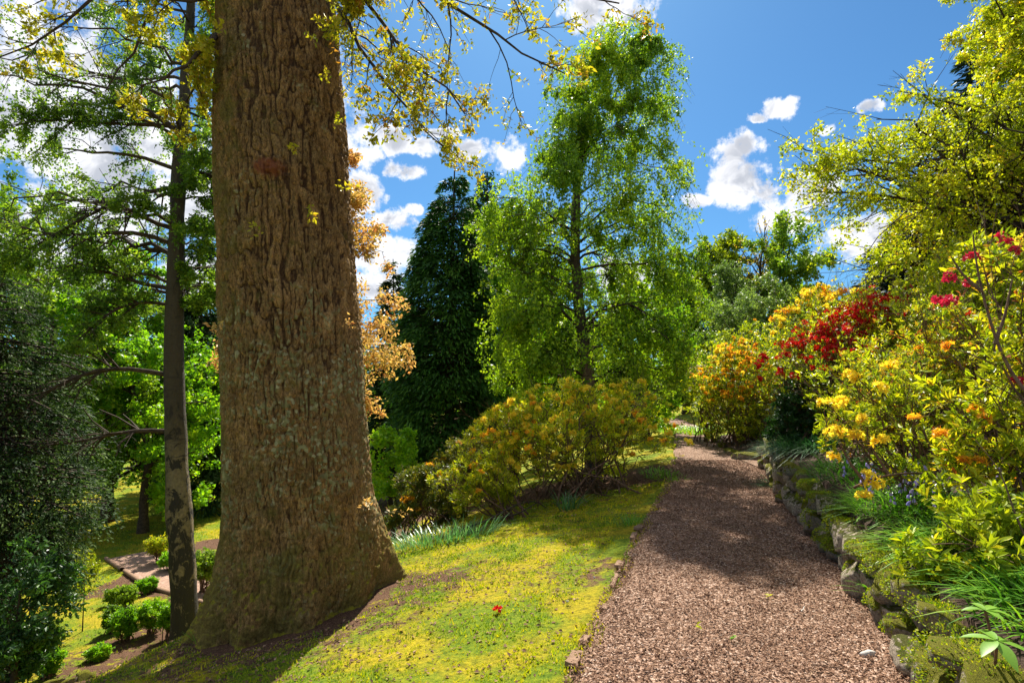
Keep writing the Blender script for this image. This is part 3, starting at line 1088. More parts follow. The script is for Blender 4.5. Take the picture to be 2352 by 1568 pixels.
OY = 5.6
_prof = [(-560, 600, 690), (-300, 548, 716), (-100, 516, 744), (0, 514, 762), (150, 510, 779), (300, 505, 793), (450, 508, 801), (600, 513, 810), (750, 518, 823), (900, 522, 835),
         (1050, 524, 850), (1150, 523, 862), (1230, 517, 886), (1300, 502, 908), (1360, 478, 922), (1420, 449, 926), (1480, 410, 928), (1540, 384, 928)]
_pz = np.array([P(600, y, OY)[2] for y, a, b in _prof])[::-1]
_pc = np.array([(P(a, y, OY)[0] + P(b, y, OY)[0]) / 2 for y, a, b in _prof])[::-1]
_pr = np.array([(P(b, y, OY)[0] - P(a, y, OY)[0]) / 2 for y, a, b in _prof])[::-1]
OAK = np.array([-2.0, OY, float(gz(-2.0, OY))])
burr_w = P(608, 385, OY)
OAK_BURR = (float(P(620, 385, OY - 0.6)[0] - OAK[0]), -0.62, float(burr_w[2] - OAK[2]) - 0.25)
M_OAK = oak_bark()


def build_oak():
    oak = thing('oak_tree', 'huge old oak with a thick furrowed brown trunk at the edge of the lawn', 'tree', OAK)
    nt, nz = 280, 560
    z = np.concatenate([np.linspace(-0.95, 5.4, nz - 60), np.linspace(5.41, 9.2, 60)])
    q_ = np.linspace(0, 2 * pi, nt, endpoint=False)
    th = q_ - pi / 2 - 0.38 * np.sin(q_) + 0.38 * 0.0      # closer rows on the side of the path
    TT, ZZ = np.meshgrid(th, z, indexing='xy')
    r0 = np.interp(ZZ, _pz, _pr)
    cx = np.interp(ZZ, _pz, _pc)
    # root flare: buttresses with their own directions
    ground_local = gz(cx + 0.9 * np.cos(TT), OY + 0.9 * np.sin(TT))
    hgt = ZZ - ground_local
    flare = np.zeros_like(r0)
    # (angle, strength, width)
    for a, s, wdt in [(radians(34), 0.42, 0.20), (radians(-28), 0.10, 0.22), (radians(-70), 0.14, 0.20), (radians(-105), 0.13, 0.17), (radians(-140), 0.16, 0.2),
                      (radians(195), 0.26, 0.2), (radians(140), 0.2, 0.3), (radians(88), 0.2, 0.3)]:
        d = (TT - a + pi) % (2 * pi) - pi
        flare += s * (np.exp(-(d / wdt) ** 2) - 0.2) * np.exp(-np.maximum(hgt, 0) / 0.38)
    base_grow = 0.05 * np.exp(-np.maximum(hgt, -0.3) / 0.2)
    p3 = np.stack([np.cos(TT), np.sin(TT), ZZ * 0.55], -1).reshape(-1, 3)
    lump = fbmn(p3 * 1.7, 3, seed=50).reshape(TT.shape) * 0.035
    # bark: interlaced long plates split by furrows
    cyl = np.stack([np.cos(TT) * 0.72, np.sin(TT) * 0.72, ZZ], -1).reshape(-1, 3)
    wx = fbmn(cyl * np.array([2.6, 2.6, 2.6]), 3, seed=61)
    wx2 = fbmn(cyl * np.array([9, 9, 7]), 2, seed=64)
    wz = fbmn(cyl * np.array([4, 4, 2.0]), 3, seed=62)
    lowf = sstep(ZZ, 2.4, 1.0).ravel()                     # finer plates lower down
    wob = np.stack([wx * 0.06 + wx2 * 0.012, wz * 0.06, wz * 0.0], 1)
    cw = cyl + wob
    def crack(f, off, seed, width):
        # distance in metres to the wandering zero line of a stretched noise, measured across the grain
        a_ = cw * f + off
        v_ = vnoise(a_, seed)
        e_ = 0.12
        g_ = np.sqrt(sum(((vnoise(a_ + np.eye(3)[k_] * e_, seed) - v_) / e_ * f[k_]) ** 2 for k_ in range(3)))
        return sstep(np.abs(v_) / np.maximum(g_, f[0] * 0.45), width * 0.15, width)
    big_ = crack(np.array([17, 17, 3.4]), 0.0, 71, 0.014)
    big2 = crack(np.array([24, 24, 5.0]), 5.1, 74, 0.011)
    small = crack(np.array([34, 34, 9.0]), 3.7, 72, 0.009)
    cross = crack(np.array([10, 10, 17.0]), 9.1, 73, 0.012)
    big_ = np.minimum(big_, 0.25 + 0.75 * big2)
    rough_ = fbmn(cyl * np.array([34, 34, 16]), 4, 0.65, seed=90)
    striae = fbmn(cyl * np.array([50, 50, 7]), 3, 0.6, seed=92)
    hmap = (0.25 + 0.75 * big_) * (0.50 + 0.50 * small) * (0.72 + 0.28 * cross) - 0.15 * (1 - big_) + 0.26 * rough_ + 0.22 * striae
    low_map = (0.6 + 0.4 * big_) * (0.35 + 0.65 * small) * (0.75 + 0.25 * cross) + 0.28 * rough_
    hmap = hmap * (1 - lowf * 0.6) + lowf * 0.6 * low_map
    amp = 0.034
    hm = hmap.reshape(TT.shape)
    bx_, bz_ = OAK_BURR[0] + OAK[0], OAK_BURR[2] + OAK[2]
    R = r0 - 0.018 + flare + base_grow + lump + amp * (hm - 0.6)
    X = cx + R * np.cos(TT)
    Y = OY + R * np.sin(TT)
    db = np.sqrt(((X - bx_) / 0.17) ** 2 + ((ZZ - bz_) / 0.14) ** 2)
    bur = np.exp(-db ** 2) * (Y < OY)
    bn = fbmn(np.stack([X, Y, ZZ], -1).reshape(-1, 3) * 26, 3, seed=95).reshape(TT.shape)
    R = R + bur * (0.05 + 0.05 * bn)
    X = cx + R * np.cos(TT)
    Y = OY + R * np.sin(TT)
    V = np.stack([X, Y, ZZ], -1).reshape(-1, 3)
    i, j = np.meshgrid(np.arange(nz - 1), np.arange(nt), indexing='ij')
    j2 = (j + 1) % nt
    f = np.stack([i * nt + j, i * nt + j2, (i + 1) * nt + j2, (i + 1) * nt + j], -1).reshape(-1, 4)
    mb = MB()
    mb.add(V, f, 0, np.clip(hmap, 0, 1))
    mb.build('trunk', M_OAK, oak, OAK)
    return oak


oak = build_oak()


def leaf_rosettes(mb, tips, T, m_, L, W, spread=(0.5, 1.2), mat=0, tint=(0.5, 0.2), r=None, six=False, jitter=0.02, tri=False):
    """m_ leaves round each tip"""
    r = r or rng
    N = len(tips)
    idx = np.repeat(np.arange(N), m_)
    T = nrm(T)[idx]
    perp = nrm(np.cross(T, rdir(N * m_, r)))
    a = r.uniform(spread[0], spread[1], N * m_)[:, None]
    d = np.cos(a) * T + np.sin(a) * perp
    n = nrm(T + 0.4 * rdir(N * m_, r))
    tv = np.clip(r.normal(size=N)[idx] * tint[1] * 0.8 + tint[0] + r.normal(size=N * m_) * tint[1] * 0.5, 0, 1)
    fn = leaf6 if six else (trileaf if tri else kites)
    LL = L * r.uniform(0.6, 1.25, N * m_)
    fn(mb, tips[idx] + r.normal(size=(N * m_, 3)) * jitter, d, n, LL, W / L * LL, mat, tv)


def branch_set(parent, origin, mains, radii, mat, leafmat, seed, n2=7, n3=6, r2=0.42, r3=0.4, rosette=(5, 0.06, 0.035), grav=(0.0, -0.1), tint=(0.5, 0.22), name='limb', tips_per=3, K=10, ang=(0.5, 1.1)):
    r = np.random.default_rng(seed)
    lf = MB()
    for ml, rad in zip(mains, radii):
        mb = MB()
        line = smooth_line(ml, K)[None]
        L = np.array([np.linalg.norm(np.diff(line[0], axis=0), axis=1).sum()])
        line = line + r.normal(size=line.shape) * 0.012 * L[0] * np.linspace(0, 1, K)[None, :, None]
        tubes(mb, line, taper(np.array([rad]), K, 0.18), 8)
        p2, R2, L2 = ramify(line, np.array([rad]), L, n2, 0.12, 1.0, ang, r2, 7, 0.14, grav[0], 0, 0.5, r)
        tubes(mb, p2, taper(np.maximum(R2, 0.006), 7, 0.3), 4)
        p3, R3, L3 = ramify(p2, R2, L2, n3, 0.15, 1.0, (0.4, 1.1), r3, 5, 0.18, grav[1], 0, 0.5, r)
        tubes(mb, p3, taper(np.maximum(R3, 0.0035), 5, 0.4), 3)
        allp = [(p3, 0.3, tips_per), (p2, 0.4, max(1, tips_per - 1))]
        for pp, t0, nn in allp:
            idx = np.repeat(np.arange(len(pp)), nn)
            t = r.uniform(t0, 1.0, len(idx))
            t[::nn] = 0.999
            S, T = interp(pp, idx, t)
            leaf_rosettes(lf, S, T + rdir(len(S), r) * 0.5, rosette[0], rosette[1], rosette[2], (0.5, 1.5), 0, tint, r)
        a = mb.build(name, mat, parent, origin)
    b = lf.build('foliage', leafmat, parent, origin)
    return a, b


def PY(*pts):
    return [P(a, b, c) for a, b, c in pts]


# limbs reaching out of the trunk above the picture and hanging into it
branch_set(oak, OAK,
           [PY((740, -230, 5.5), (900, -60, 5.2), (1050, 20, 5.0), (1180, 110, 4.9), (1290, 170, 4.8)),
            PY((740, -150, 5.5), (850, 20, 5.2), (930, 120, 5.0), (1000, 215, 4.9), (1070, 260, 4.9)),
            PY((740, -60, 5.4), (800, 60, 5.1), (860, 180, 5.0), (920, 250, 4.9), (1000, 290, 4.9), (1032, 350, 4.9)),
            PY((760, -300, 5.4), (960, -150, 5.0), (1150, -60, 4.8), (1320, -20, 4.8), (1430, 20, 4.8)),
            PY((745, 80, 5.5), (775, 40, 5.2), (840, 0, 5.0), (900, -50, 4.9))],
           [0.032, 0.03, 0.025, 0.034, 0.014], M_LIMB, M_OAKLEAF, 101, n2=12, n3=8, r2=0.30, r3=0.42, rosette=(6, 0.05, 0.025), tint=(0.55, 0.24), name='limb', tips_per=3, ang=(0.4, 1.0))
branch_set(oak, OAK,
           [PY((520, 60, 5.4), (470, 100, 5.0), (430, 150, 4.9), (380, 185, 4.8), (330, 190, 4.8)),
            PY((520, -120, 5.5), (480, 30, 5.0), (400, 0, 4.9), (320, -30, 4.9), (180, -10, 4.8)),
            PY((520, -250, 5.5), (350, -120, 5.2), (200, 20, 5.0), (100, 90, 4.9), (0, 130, 4.9)),
            PY((520, -200, 5.5), (400, -60, 5.2), (320, 60, 5.1), (270, 150, 5.0), (250, 220, 5.0)),
            PY((520, 0, 5.6), (480, 120, 5.3), (440, 220, 5.2), (400, 280, 5.2), (380, 310, 5.2))],
           [0.034, 0.028, 0.03, 0.028, 0.022], M_LIMB, M_OAKLEAF, 102, n2=9, n3=6, r2=0.30, r3=0.42, rosette=(6, 0.055, 0.028), tint=(0.5, 0.2), name='limb', tips_per=3, ang=(0.4, 1.0))
# limbs of the crown above the picture
branch_set(oak, OAK,
           [PY((640, -560, 5.6), (800, -800, 6.6), (1000, -1000, 7.5)), PY((620, -500, 5.6), (420, -700, 6.4), (200, -900, 7.2)),
            [np.array([-2, 5.6, 7.5]), np.array([-1.5, 6.8, 9.0]), np.array([-0.8, 8.6, 10.4])], [np.array([-2, 5.6, 7.8]), np.array([-2.6, 4.2, 9.3]), np.array([-3.6, 2.4, 10.6])],
            [np.array([-2, 5.6, 8.4]), np.array([-2.1, 5.8, 10.5]), np.array([-1.7, 5.9, 12.5])]],
           [0.17, 0.17, 0.15, 0.15, 0.2], M_LIMB, M_OAKLEAF, 103, n2=9, n3=6, r2=0.36, r3=0.42, rosette=(6, 0.08, 0.05), name='limb')
# sprouts on the trunk
for i, (px, py, ex, ey) in enumerate([(745, 205, 752, 170), (690, 352, 668, 340), (762, 300, 775, 275), (770, 445, 800, 425), (700, 480, 715, 500), (590, 560, 580, 520), (850, 1195, 925, 1178), (835, 1180, 845, 1150), (512, 760, 490, 745), (812, 760, 800, 740)]):
    r = np.random.default_rng(200 + i)
    a, b = P(px, py, OY - 0.62 if px < 800 else OY - 0.35), P(ex, ey, OY - 0.85 if px < 800 else OY - 0.45)
    line = bez(a[None], b[None], np.array([0.15]), 5, r=r)
    mb = MB()
    tubes(mb, line, taper(np.array([0.004]), 5, 0.4), 4, 0)
    S, T = interp(line, np.zeros(5, int), np.array([0.5, 0.7, 0.85, 0.95, 0.999]))
    so = mb.build('sprout', M_TWIG, oak, OAK)
    lb = MB()
    leaf_rosettes(lb, S, T, 4, 0.045, 0.022, (0.5, 1.3), 0, (0.6, 0.2), r)
    lo_ = lb.build('foliage', M_COPPER if px > 800 or px < 520 else M_OAKLEAF, so, OAK)
    lo_['kind'] = 'stuff'


# ------------------------------------------------------------------ generic broadleaf tree
def broadleaf(name, label, cat, Y, trunk_px, trunk_r, rows, leafmat, seed, nl=30, n2=7, n3=6, nleaf=16, leaf=(0.05, 0.035), rise=0.5, lift=0.12,
              hang=0.0, depth=0.9, barkmat=None, group=None, limb_r=0.35, tint=(0.5, 0.22), lo=0.55, z0=0.0, extra_limbs=(), tfrac=0.15, twr=0.006, follow=True, slack=0.15, r2=0.42, r3=0.45, crown_name='crown', leafhang=0.3, gap=0.0, pw=1.2, strands=None):
    r = np.random.default_rng(seed)
    base = P(trunk_px[0][0], trunk_px[0][1], Y)
    base[2] = float(gz(base[0], base[1])) - 0.05
    pts = [base] + [P(a, b, Y if len(q) == 0 else q[0]) for a, b, *q in trunk_px[1:]]
    K = 34
    line = smooth_line(pts, K)
    line[0] = base
    zs = line[:, 2]
    line[3:, :2] += 0.12 * trunk_r * r.normal(size=(K - 3, 2)).cumsum(0) * 0.25 if trunk_r > 0.05 else 0
    env = Env(rows, Y, depth, (lambda z: np.interp(z, zs, line[:, 0])) if follow else None)
    root = thing(name, label, cat, base, group=group)
    mb = MB()
    tr = trunk_r * np.interp(np.linspace(0, 1, K), [0, 0.06, 0.5, 1], [1.35, 1.0, 0.66, 0.12])
    tr = tr * (1 + 0.05 * r.normal(size=K))
    tubes(mb, line[None], tr[None], 14, 0)
    # limbs
    T = env.sample(nl, lo, 0.97, r, z0, 1.0, pw)
    dist = np.linalg.norm(T[:, :2] - np.stack([env.centre(T[:, 2]), np.full(nl, Y)], 1), axis=1)
    zst = np.clip(T[:, 2] - rise * dist, zs[0] + (zs[-1] - zs[0]) * tfrac, zs[-1] * 0.97 + zs[0] * 0.03)
    S = np.stack([np.interp(zst, zs, line[:, 0]), np.interp(zst, zs, line[:, 1]), zst], 1)
    limbs = bez(S, T, np.full(nl, lift), 9, 0.05, r)
    if len(extra_limbs):
        ex = np.stack([smooth_line([P(*q) for q in e], 9) for e in extra_limbs])
        limbs = np.concatenate([ex, limbs])
        zst = np.concatenate([ex[:, 0, 2], zst])
    L1 = np.linalg.norm(np.diff(limbs, axis=1), axis=2).sum(1)
    hfrac = np.clip((zst - zs[0]) / (zs[-1] - zs[0]), 0, 1)
    R1 = np.maximum(trunk_r * limb_r * (1 - 0.75 * hfrac) * np.clip(L1 / L1.mean(), 0.5, 1.4), twr * 1.5)
    tubes(mb, limbs, taper(R1, 9, 0.2), 6, 1)
    p2, R2, L2 = ramify(limbs, R1, L1, n2, 0.15, 1.0, (0.4, 1.1), r2, 6, 0.16, hang * 0.5, 0.05, 0.5, r)
    nx = len(extra_limbs)
    if nx:
        pe, Re, Le = ramify(limbs[:nx], R1[:nx], L1[:nx], n2 * 2, 0.2, 1.0, (0.4, 1.1), r2 * 0.8, 6, 0.16, hang * 0.5, 0.05, 0.5, r)
        p2, R2, L2 = np.concatenate([p2, pe]), np.concatenate([R2, Re]), np.concatenate([L2, Le])
    L2 = np.minimum(L2, 2.0)
    thin(mb, p2, np.maximum(R2, twr), 3, 1, (0, 3, 5))
    p3, R3, L3 = ramify(p2, R2, L2, n3, 0.1, 1.0, (0.3, 1.2), r3, 5, 0.2, hang, 0.0, 0.5, r)
    if strands:
        ns, sl = strands
        top_ = env.sample(ns, 0.35, 1.0, r, 0.04, 1.0, 0.9)
        top_ = top_[fbmn(top_ * 1.1, 2, seed=seed + 9) > -0.04]
        q3 = grow(top_, rdir(len(top_), r) * np.array([1, 1, 0.2]) + np.array([0, 0, 0.1]), sl * r.uniform(0.5, 1.3, len(top_)), 5, 0.12, -0.55, r)
        p3, R3, L3 = np.concatenate([p3, q3]), np.concatenate([R3, np.full(len(q3), 0.004)]), np.concatenate([L3, np.full(len(q3), sl)])
    if Y < 15:
        thin(mb, p3[::2], np.maximum(R3, twr * 0.5)[::2], 3, 1, (0, 4))
    mb.build('trunk', [barkmat or M_LIMB, M_LIMB], root, base)
    # leaves
    lf = MB()
    idx = np.repeat(np.arange(len(p3)), nleaf)
    t = r.uniform(0.05, 1.05, len(idx))
    S, T = interp(p3, idx, t)
    S = S + r.normal(size=S.shape) * leaf[0] * 0.6
    k = env.keep(S, slack, r)
    if gap > 0:
        k &= fbmn(S * 1.1, 2, seed=seed) > -gap
    S, T, idx = S[k], T[k], idx[k]
    n = len(S)
    d = T * 0.5 + rdir(n, r) + np.array([0, 0, -leafhang])
    tb = r.normal(size=len(p3))[idx] * tint[1] * 0.5 + fbmn(S * 0.9, 2, seed=seed + 1) * tint[1] * 1.2
    tv = np.clip(tint[0] + tb + r.normal(size=n) * tint[1] * 0.6, 0, 1)
    L = leaf[0] * r.uniform(0.6, 1.3, n)
    (trileaf if Y > 9 else kites)(lf, S, d, rdir(n, r) + np.array([0, 0, 0.4]), L, L * leaf[1] / leaf[0], 0, tv)
    lf.build(crown_name, leafmat, root, base)
    return root


# ------------------------------------------------------------------ conifers of hanging sprays
def conifer(name, label, Y, basepx, rows, mat, seed, nclump=420, per=70, spray=0.55, frond=(0.2, 0.05), droop=0.5, group=None, depth=1.0, trunk_r=0.16, tint=(0.45, 0.25), inner=0.45, twigs=False, cat='tree', fan=0.9, jit=0.35, ragged=0.0):
    r = np.random.default_rng(seed)
    base = P(basepx[0], basepx[1], Y)
    base[2] = float(gz(base[0], base[1])) - 0.05
    env = Env(rows, Y, depth)
    root = thing(name, label, cat, base, group=group)
    mb = MB()
    top = np.array([env.centre(env.z[-1]), Y, env.z[-1] - 0.1])
    line = smooth_line([base, (base + top) / 2 + r.normal(size=3) * 0.05, top], 10)
    tubes(mb, line[None], taper(np.array([trunk_r]), 10, 0.1), 10)
    Cc = env.sample(nclump, inner, 1.0, r)
    if ragged:
        cc_ = np.stack([env.centre(Cc[:, 2]), np.full(nclump, Y), Cc[:, 2]], 1)
        k_ = 1 + ragged * fbmn(nrm(Cc - cc_) * 2.2 + Cc * np.array([0.2, 0.2, 1.1]), 3, seed=seed)
        Cc = cc_ + (Cc - cc_) * k_[:, None]
    zc = Cc[:, 2]
    ax = np.stack([np.interp(zc, line[:, 2], line[:, 0]), np.interp(zc, line[:, 2], line[:, 1]), zc], 1)
    out = Cc - ax
    rad = np.linalg.norm(out, axis=1)
    out = nrm(out)
    rt = ax.copy()
    rt[:, 2] = zc + 0.15 * rad
    tubes(mb, bez(rt, Cc, np.full(nclump, 0.1), 5, 0.03, r), taper(np.clip(rad * 0.02, 0.008, 0.04), 5, 0.3), 3)
    mb.build('trunk', M_LIMB, root, base)
    # sprays
    sp = spray * np.clip(rad / rad.mean(), 0.45, 1.25) * r.uniform(0.7, 1.3, nclump)
    idx = np.repeat(np.arange(nclump), per)
    n = len(idx)
    t = r.uniform(0, 1, n) ** 0.8
    O = out[idx]
    sidev = nrm(np.cross(O, np.array([0, 0, 1.0])))
    lat = r.normal(size=n) * 0.42
    s = sp[idx]
    pos = Cc[idx] - O * (s * 0.7)[:, None] + O * (s * t)[:, None] + sidev * (s * lat * (1 - 0.4 * t))[:, None]
    pos[:, 2] += -droop * s * t ** 2 + s * r.normal(size=n) * 0.10 + 0.1 * s
    d = O * (1.0 - 0.3 * t)[:, None] + sidev * (lat * fan)[:, None] + rdir(n, r) * jit
    d[:, 2] += -droop * 1.3 * t + 0.15
    L = frond[0] * r.uniform(0.6, 1.3, n)
    tv = np.clip(tint[0] + r.normal(size=nclump)[idx] * tint[1] * 0.5 + (t - 0.5) * 0.35 + r.normal(size=n) * tint[1] * 0.4, 0, 1)
    lf = MB()
    trileaf(lf, pos, d, rdir(n, r) * 0.7 + np.array([0, 0, 0.8]), L, L * frond[1] / frond[0], 0, tv)
    lf.build('crown', mat, root, base)
    return root


# ------------------------------------------------------------------ flowering shrubs
def flower_truss(name, mat, seed, nf=9, rad=0.055, pet=0.034, core=True):
    """a ball of open five-petalled flowers with stamens"""
    r = np.random.default_rng(seed)
    mb = MB()
    d0 = nrm(np.stack([r.normal(size=nf), r.normal(size=nf), r.uniform(-0.15, 1.2, nf)], 1))
    for d in d0:
        c = d * rad * r.uniform(0.75, 1.1)
        t1 = nrm(np.cross(d, [0.3, 0.5, 0.81]))
        t2 = np.cross(d, t1)
        a = np.arange(5) * 2 * pi / 5 + r.uniform(0, 6)
        pd = t1[None] * np.cos(a)[:, None] + t2[None] * np.sin(a)[:, None] + d[None] * 0.55
        kites(mb, np.repeat(c[None], 5, 0) - d * 0.008, pd, np.repeat(d[None], 5, 0), pet * r.uniform(0.85, 1.2, 5), pet * 0.68, 0, np.clip(r.normal(0.42, 0.2, 5), 0, 1), 0.15, 0.6)
        # stamens
        sd = nrm(d[None] + rdir(2, r) * 0.35)
        kites(mb, np.repeat(c[None], 2, 0), sd, rdir(2, r), pet * 1.25, pet * 0.10, 0, 0.9)
    # flower tubes
    tb = np.stack([np.zeros((nf, 3)), d0 * rad * 0.8], 1)
    tubes(mb, tb, np.tile([0.003, 0.006], (nf, 1)), 3, 0, 0.8)
    return mb.mesh(name, mat)


TR = {}
for key, mt in (('yellow', M_YELLOWF), ('orange', M_ORANGEF), ('red', M_REDF), ('crimson', M_PINKF), ('cream', M_CREAMF)):
    TR[key] = [flower_truss('flower_truss_' + key, mt, 300 + i) for i in range(3)]


LEAF6 = []
for i_ in range(6):
    m_b = MB()
    leaf6(m_b, np.zeros((1, 3)), np.array([[0, 1.0, 0]]), np.array([[0, 0, 1.0]]), 1.0, 0.36, 0, 0.2 + 0.11 * i_, 0.14, 0.1 + 0.04 * i_)
    LEAF6.append(m_b.mesh('leaf', M_AZRIGHT))


def shrub(name, label, cat, base, env, leafmat, seed, nstem=16, n2=6, n3=5, ntip=2, rosette=(6, 0.06, 0.02), flowers=None, nflow=0, fscale=1.0, fwhere=None,
          stem_r=0.016, stemmat=None, group=None, tint=(0.5, 0.25), six=False, lo=0.55, lift=0.12, basespread=0.3, fup=0.25, slack=0.1, r2=0.42, ang=(0.35, 1.0), z0=0.15, twr=0.003, fspots=(), nleafparts=0):
    r = np.random.default_rng(seed)
    root = thing(name, label, cat, base, group=group)
    mb = MB()
    T = env.sample(nstem, lo, 0.95, r, z0)
    S = np.array(base)[None] + np.concatenate([r.normal(size=(nstem, 2)) * basespread, np.zeros((nstem, 1))], 1)
    S[:, :2] = np.where(np.abs(S[:, :2] - np.array(base)[:2]) > 1.6 * basespread, np.array(base)[:2], S[:, :2])
    S[:, 2] = gz(S[:, 0], S[:, 1]) - 0.03
    stems = bez(S, T, np.full(nstem, lift), 9, 0.06, r)
    L1 = np.linalg.norm(np.diff(stems, axis=1), axis=2).sum(1)
    R1 = stem_r * r.uniform(0.6, 1.2, nstem)
    tubes(mb, stems, taper(R1, 9, 0.35), 5)
    p2, R2, L2 = ramify(stems, R1, L1, n2, 0.35, 1.0, ang, r2, 6, 0.14, 0.04, 0.25, 0.6, r)
    thin(mb, p2, np.maximum(R2, twr), 3, 0, (0, 3, 5))
    p3, R3, L3 = ramify(p2, R2, L2, n3, 0.25, 1.0, (0.3, 1.0), 0.48, 4, 0.14, 0.03, 0.25, 0.6, r)
    step_ = 1 if env.Y < 6 else (2 if env.Y < 12 else 5)
    thin(mb, p3[::step_], np.maximum(R3, twr * 0.7)[::step_], 3, 0, (0, 3))
    mb.build('stems', stemmat or M_STEM, root, base)
    lf = MB()
    idx = np.repeat(np.arange(len(p3)), ntip)
    t = r.uniform(0.35, 1.0, len(idx))
    t[::ntip] = 0.999
    S, D = interp(p3, idx, t)
    k = env.keep(S, slack, r)
    S, D = S[k], D[k]
    D = nrm(D + np.array([0, 0, 0.5]) + rdir(len(D), r) * 0.3)
    if nleafparts:
        # whorls nearest to the path: every leaf an object of its own
        nw = nleafparts // rosette[0]
        o_ = np.argsort(np.linalg.norm(S - np.array([0, 0, H]), axis=1))[: nw * 3]
        o_ = r.permutation(o_)[:nw]
        for q, dq in zip(S[o_], D[o_]):
            for k_ in range(rosette[0]):
                pr = nrm(np.cross(dq, rdir(1, r)[0]))
                a_ = r.uniform(0.5, 1.25)
                dl = Vector(cos(a_) * dq + sin(a_) * pr)
                ob_ = inst('leaf', LEAF6[int(r.integers(len(LEAF6)))] if leafmat is M_AZRIGHT else LEAF6[0], root, q, (0, 0, 0), rosette[1] * r.uniform(0.7, 1.3), base)
                zax = Vector(nrm(dq + 0.4 * rdir(1, r)[0]))
                x_ = dl.cross(zax).normalized()
                z_ = x_.cross(dl).normalized()
                from mathutils import Matrix
                ob_.rotation_euler = Matrix((x_, dl, z_)).transposed().to_euler()
        kk_ = np.ones(len(S), bool)
        kk_[o_] = False
        S, D = S[kk_], D[kk_]
    leaf_rosettes(lf, S, D, rosette[0], rosette[1], rosette[2], (0.4, 1.25), 0, tint, r, six, 0.015, env.Y > 8.0)
    fo = lf.build('foliage', leafmat, root, base)
    fo['kind'] = 'stuff'
    for (px, py, Yf, keyc) in fspots:
        q = P(px, py, Yf)
        # a twig that carries the flower head
        j = np.argmin(np.linalg.norm(p2[:, -1] - q, axis=1) + 5 * (p2[:, -1, 2] > q[2]))
        m2 = MB()
        tubes(m2, bez(p2[j, -1][None], q[None], np.array([0.12]), 6, 0.03, r), taper(np.array([twr * 1.6]), 6, 0.6), 4)
        m2.build('flower_stalk', stemmat or M_STEM, root, base)
        inst('flower_truss', TR[keyc][int(r.integers(3))], root, q, (r.normal() * 0.3, r.normal() * 0.3, r.uniform(0, 6.28)), fscale * r.uniform(0.9, 1.25), base)
    if nflow:
        tips = p3[:, -1]
        dirs = nrm(p3[:, -1] - p3[:, -2])
        kk = env.keep(tips, 0.1, r)
        if fwhere is not None:
            kk &= fwhere(tips)
        tips, dirs = tips[kk], dirs[kk]
        # outermost tips, seen from above and from the path
        c = np.array([env.centre(tips[:, 2]), np.full(len(tips), env.Y), tips[:, 2]]).T
        outw = np.linalg.norm(tips[:, :2] - c[:, :2], axis=1) * 0.8 + (tips[:, 2] - env.z[0]) * 1.0 - 0.8 * (tips[:, 1] - env.Y)
        order = np.argsort(-outw)[: int(len(tips) * 0.55)]
        pick = r.permutation(order)[: nflow * 3]
        got = []
        for q in pick:
            if len(got) >= nflow:
                break
            if all(np.linalg.norm(tips[q] - g_) > 0.07 * fscale for g_ in got):
                got.append(tips[q])
                keyc = flowers if isinstance(flowers, str) else flowers[int(r.integers(len(flowers)))]
                rot = (r.normal() * 0.3, r.normal() * 0.3, r.uniform(0, 6.28))
                inst('flower_truss', TR[keyc][int(r.integers(3))], root, tips[q] + np.array([0, 0, 0.02]), rot, fscale * r.uniform(0.8, 1.2), base)
    return root


print('core ready', len(bpy.data.objects))

# ------------------------------------------------------------------ trees left
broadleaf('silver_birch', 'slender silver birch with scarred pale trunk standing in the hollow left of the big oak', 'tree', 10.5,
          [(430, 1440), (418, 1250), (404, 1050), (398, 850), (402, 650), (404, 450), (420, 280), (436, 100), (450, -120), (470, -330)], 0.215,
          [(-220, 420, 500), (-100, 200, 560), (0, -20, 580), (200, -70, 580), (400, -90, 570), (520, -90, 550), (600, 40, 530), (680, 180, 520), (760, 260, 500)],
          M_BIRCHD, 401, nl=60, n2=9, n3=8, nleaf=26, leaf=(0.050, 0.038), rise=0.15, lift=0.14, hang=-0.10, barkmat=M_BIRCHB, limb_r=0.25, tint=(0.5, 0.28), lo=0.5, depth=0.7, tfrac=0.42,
          extra_limbs=[[(385, 432, 10.5), (330, 440, 10.2), (250, 470, 10.0), (170, 510, 9.7), (90, 565, 9.5), (10, 600, 9.3)],
                       [(395, 560, 10.5), (350, 535, 10.3), (290, 528, 10.0), (200, 540, 9.8), (100, 545, 9.6), (0, 500, 9.4)],
                       [(395, 290, 10.5), (330, 285, 10.3), (230, 285, 10.0), (120, 270, 9.8), (20, 290, 9.5)],
                       [(390, 700, 10.5), (340, 690, 10.3), (290, 695, 10.1), (230, 730, 9.9), (170, 790, 9.7)],
                       [(382, 860, 10.5), (330, 850, 10.3), (250, 840, 10.0), (150, 870, 9.8), (60, 930, 9.6)],
                       [(382, 990, 10.5), (320, 985, 10.3), (240, 1000, 10.1), (160, 1020, 9.9), (80, 1020, 9.7)],
                       [(400, 400, 10.5), (440, 390, 10.4), (490, 400, 10.3), (540, 430, 10.2), (600, 470, 10.0)]], slack=0.4, gap=0.16)

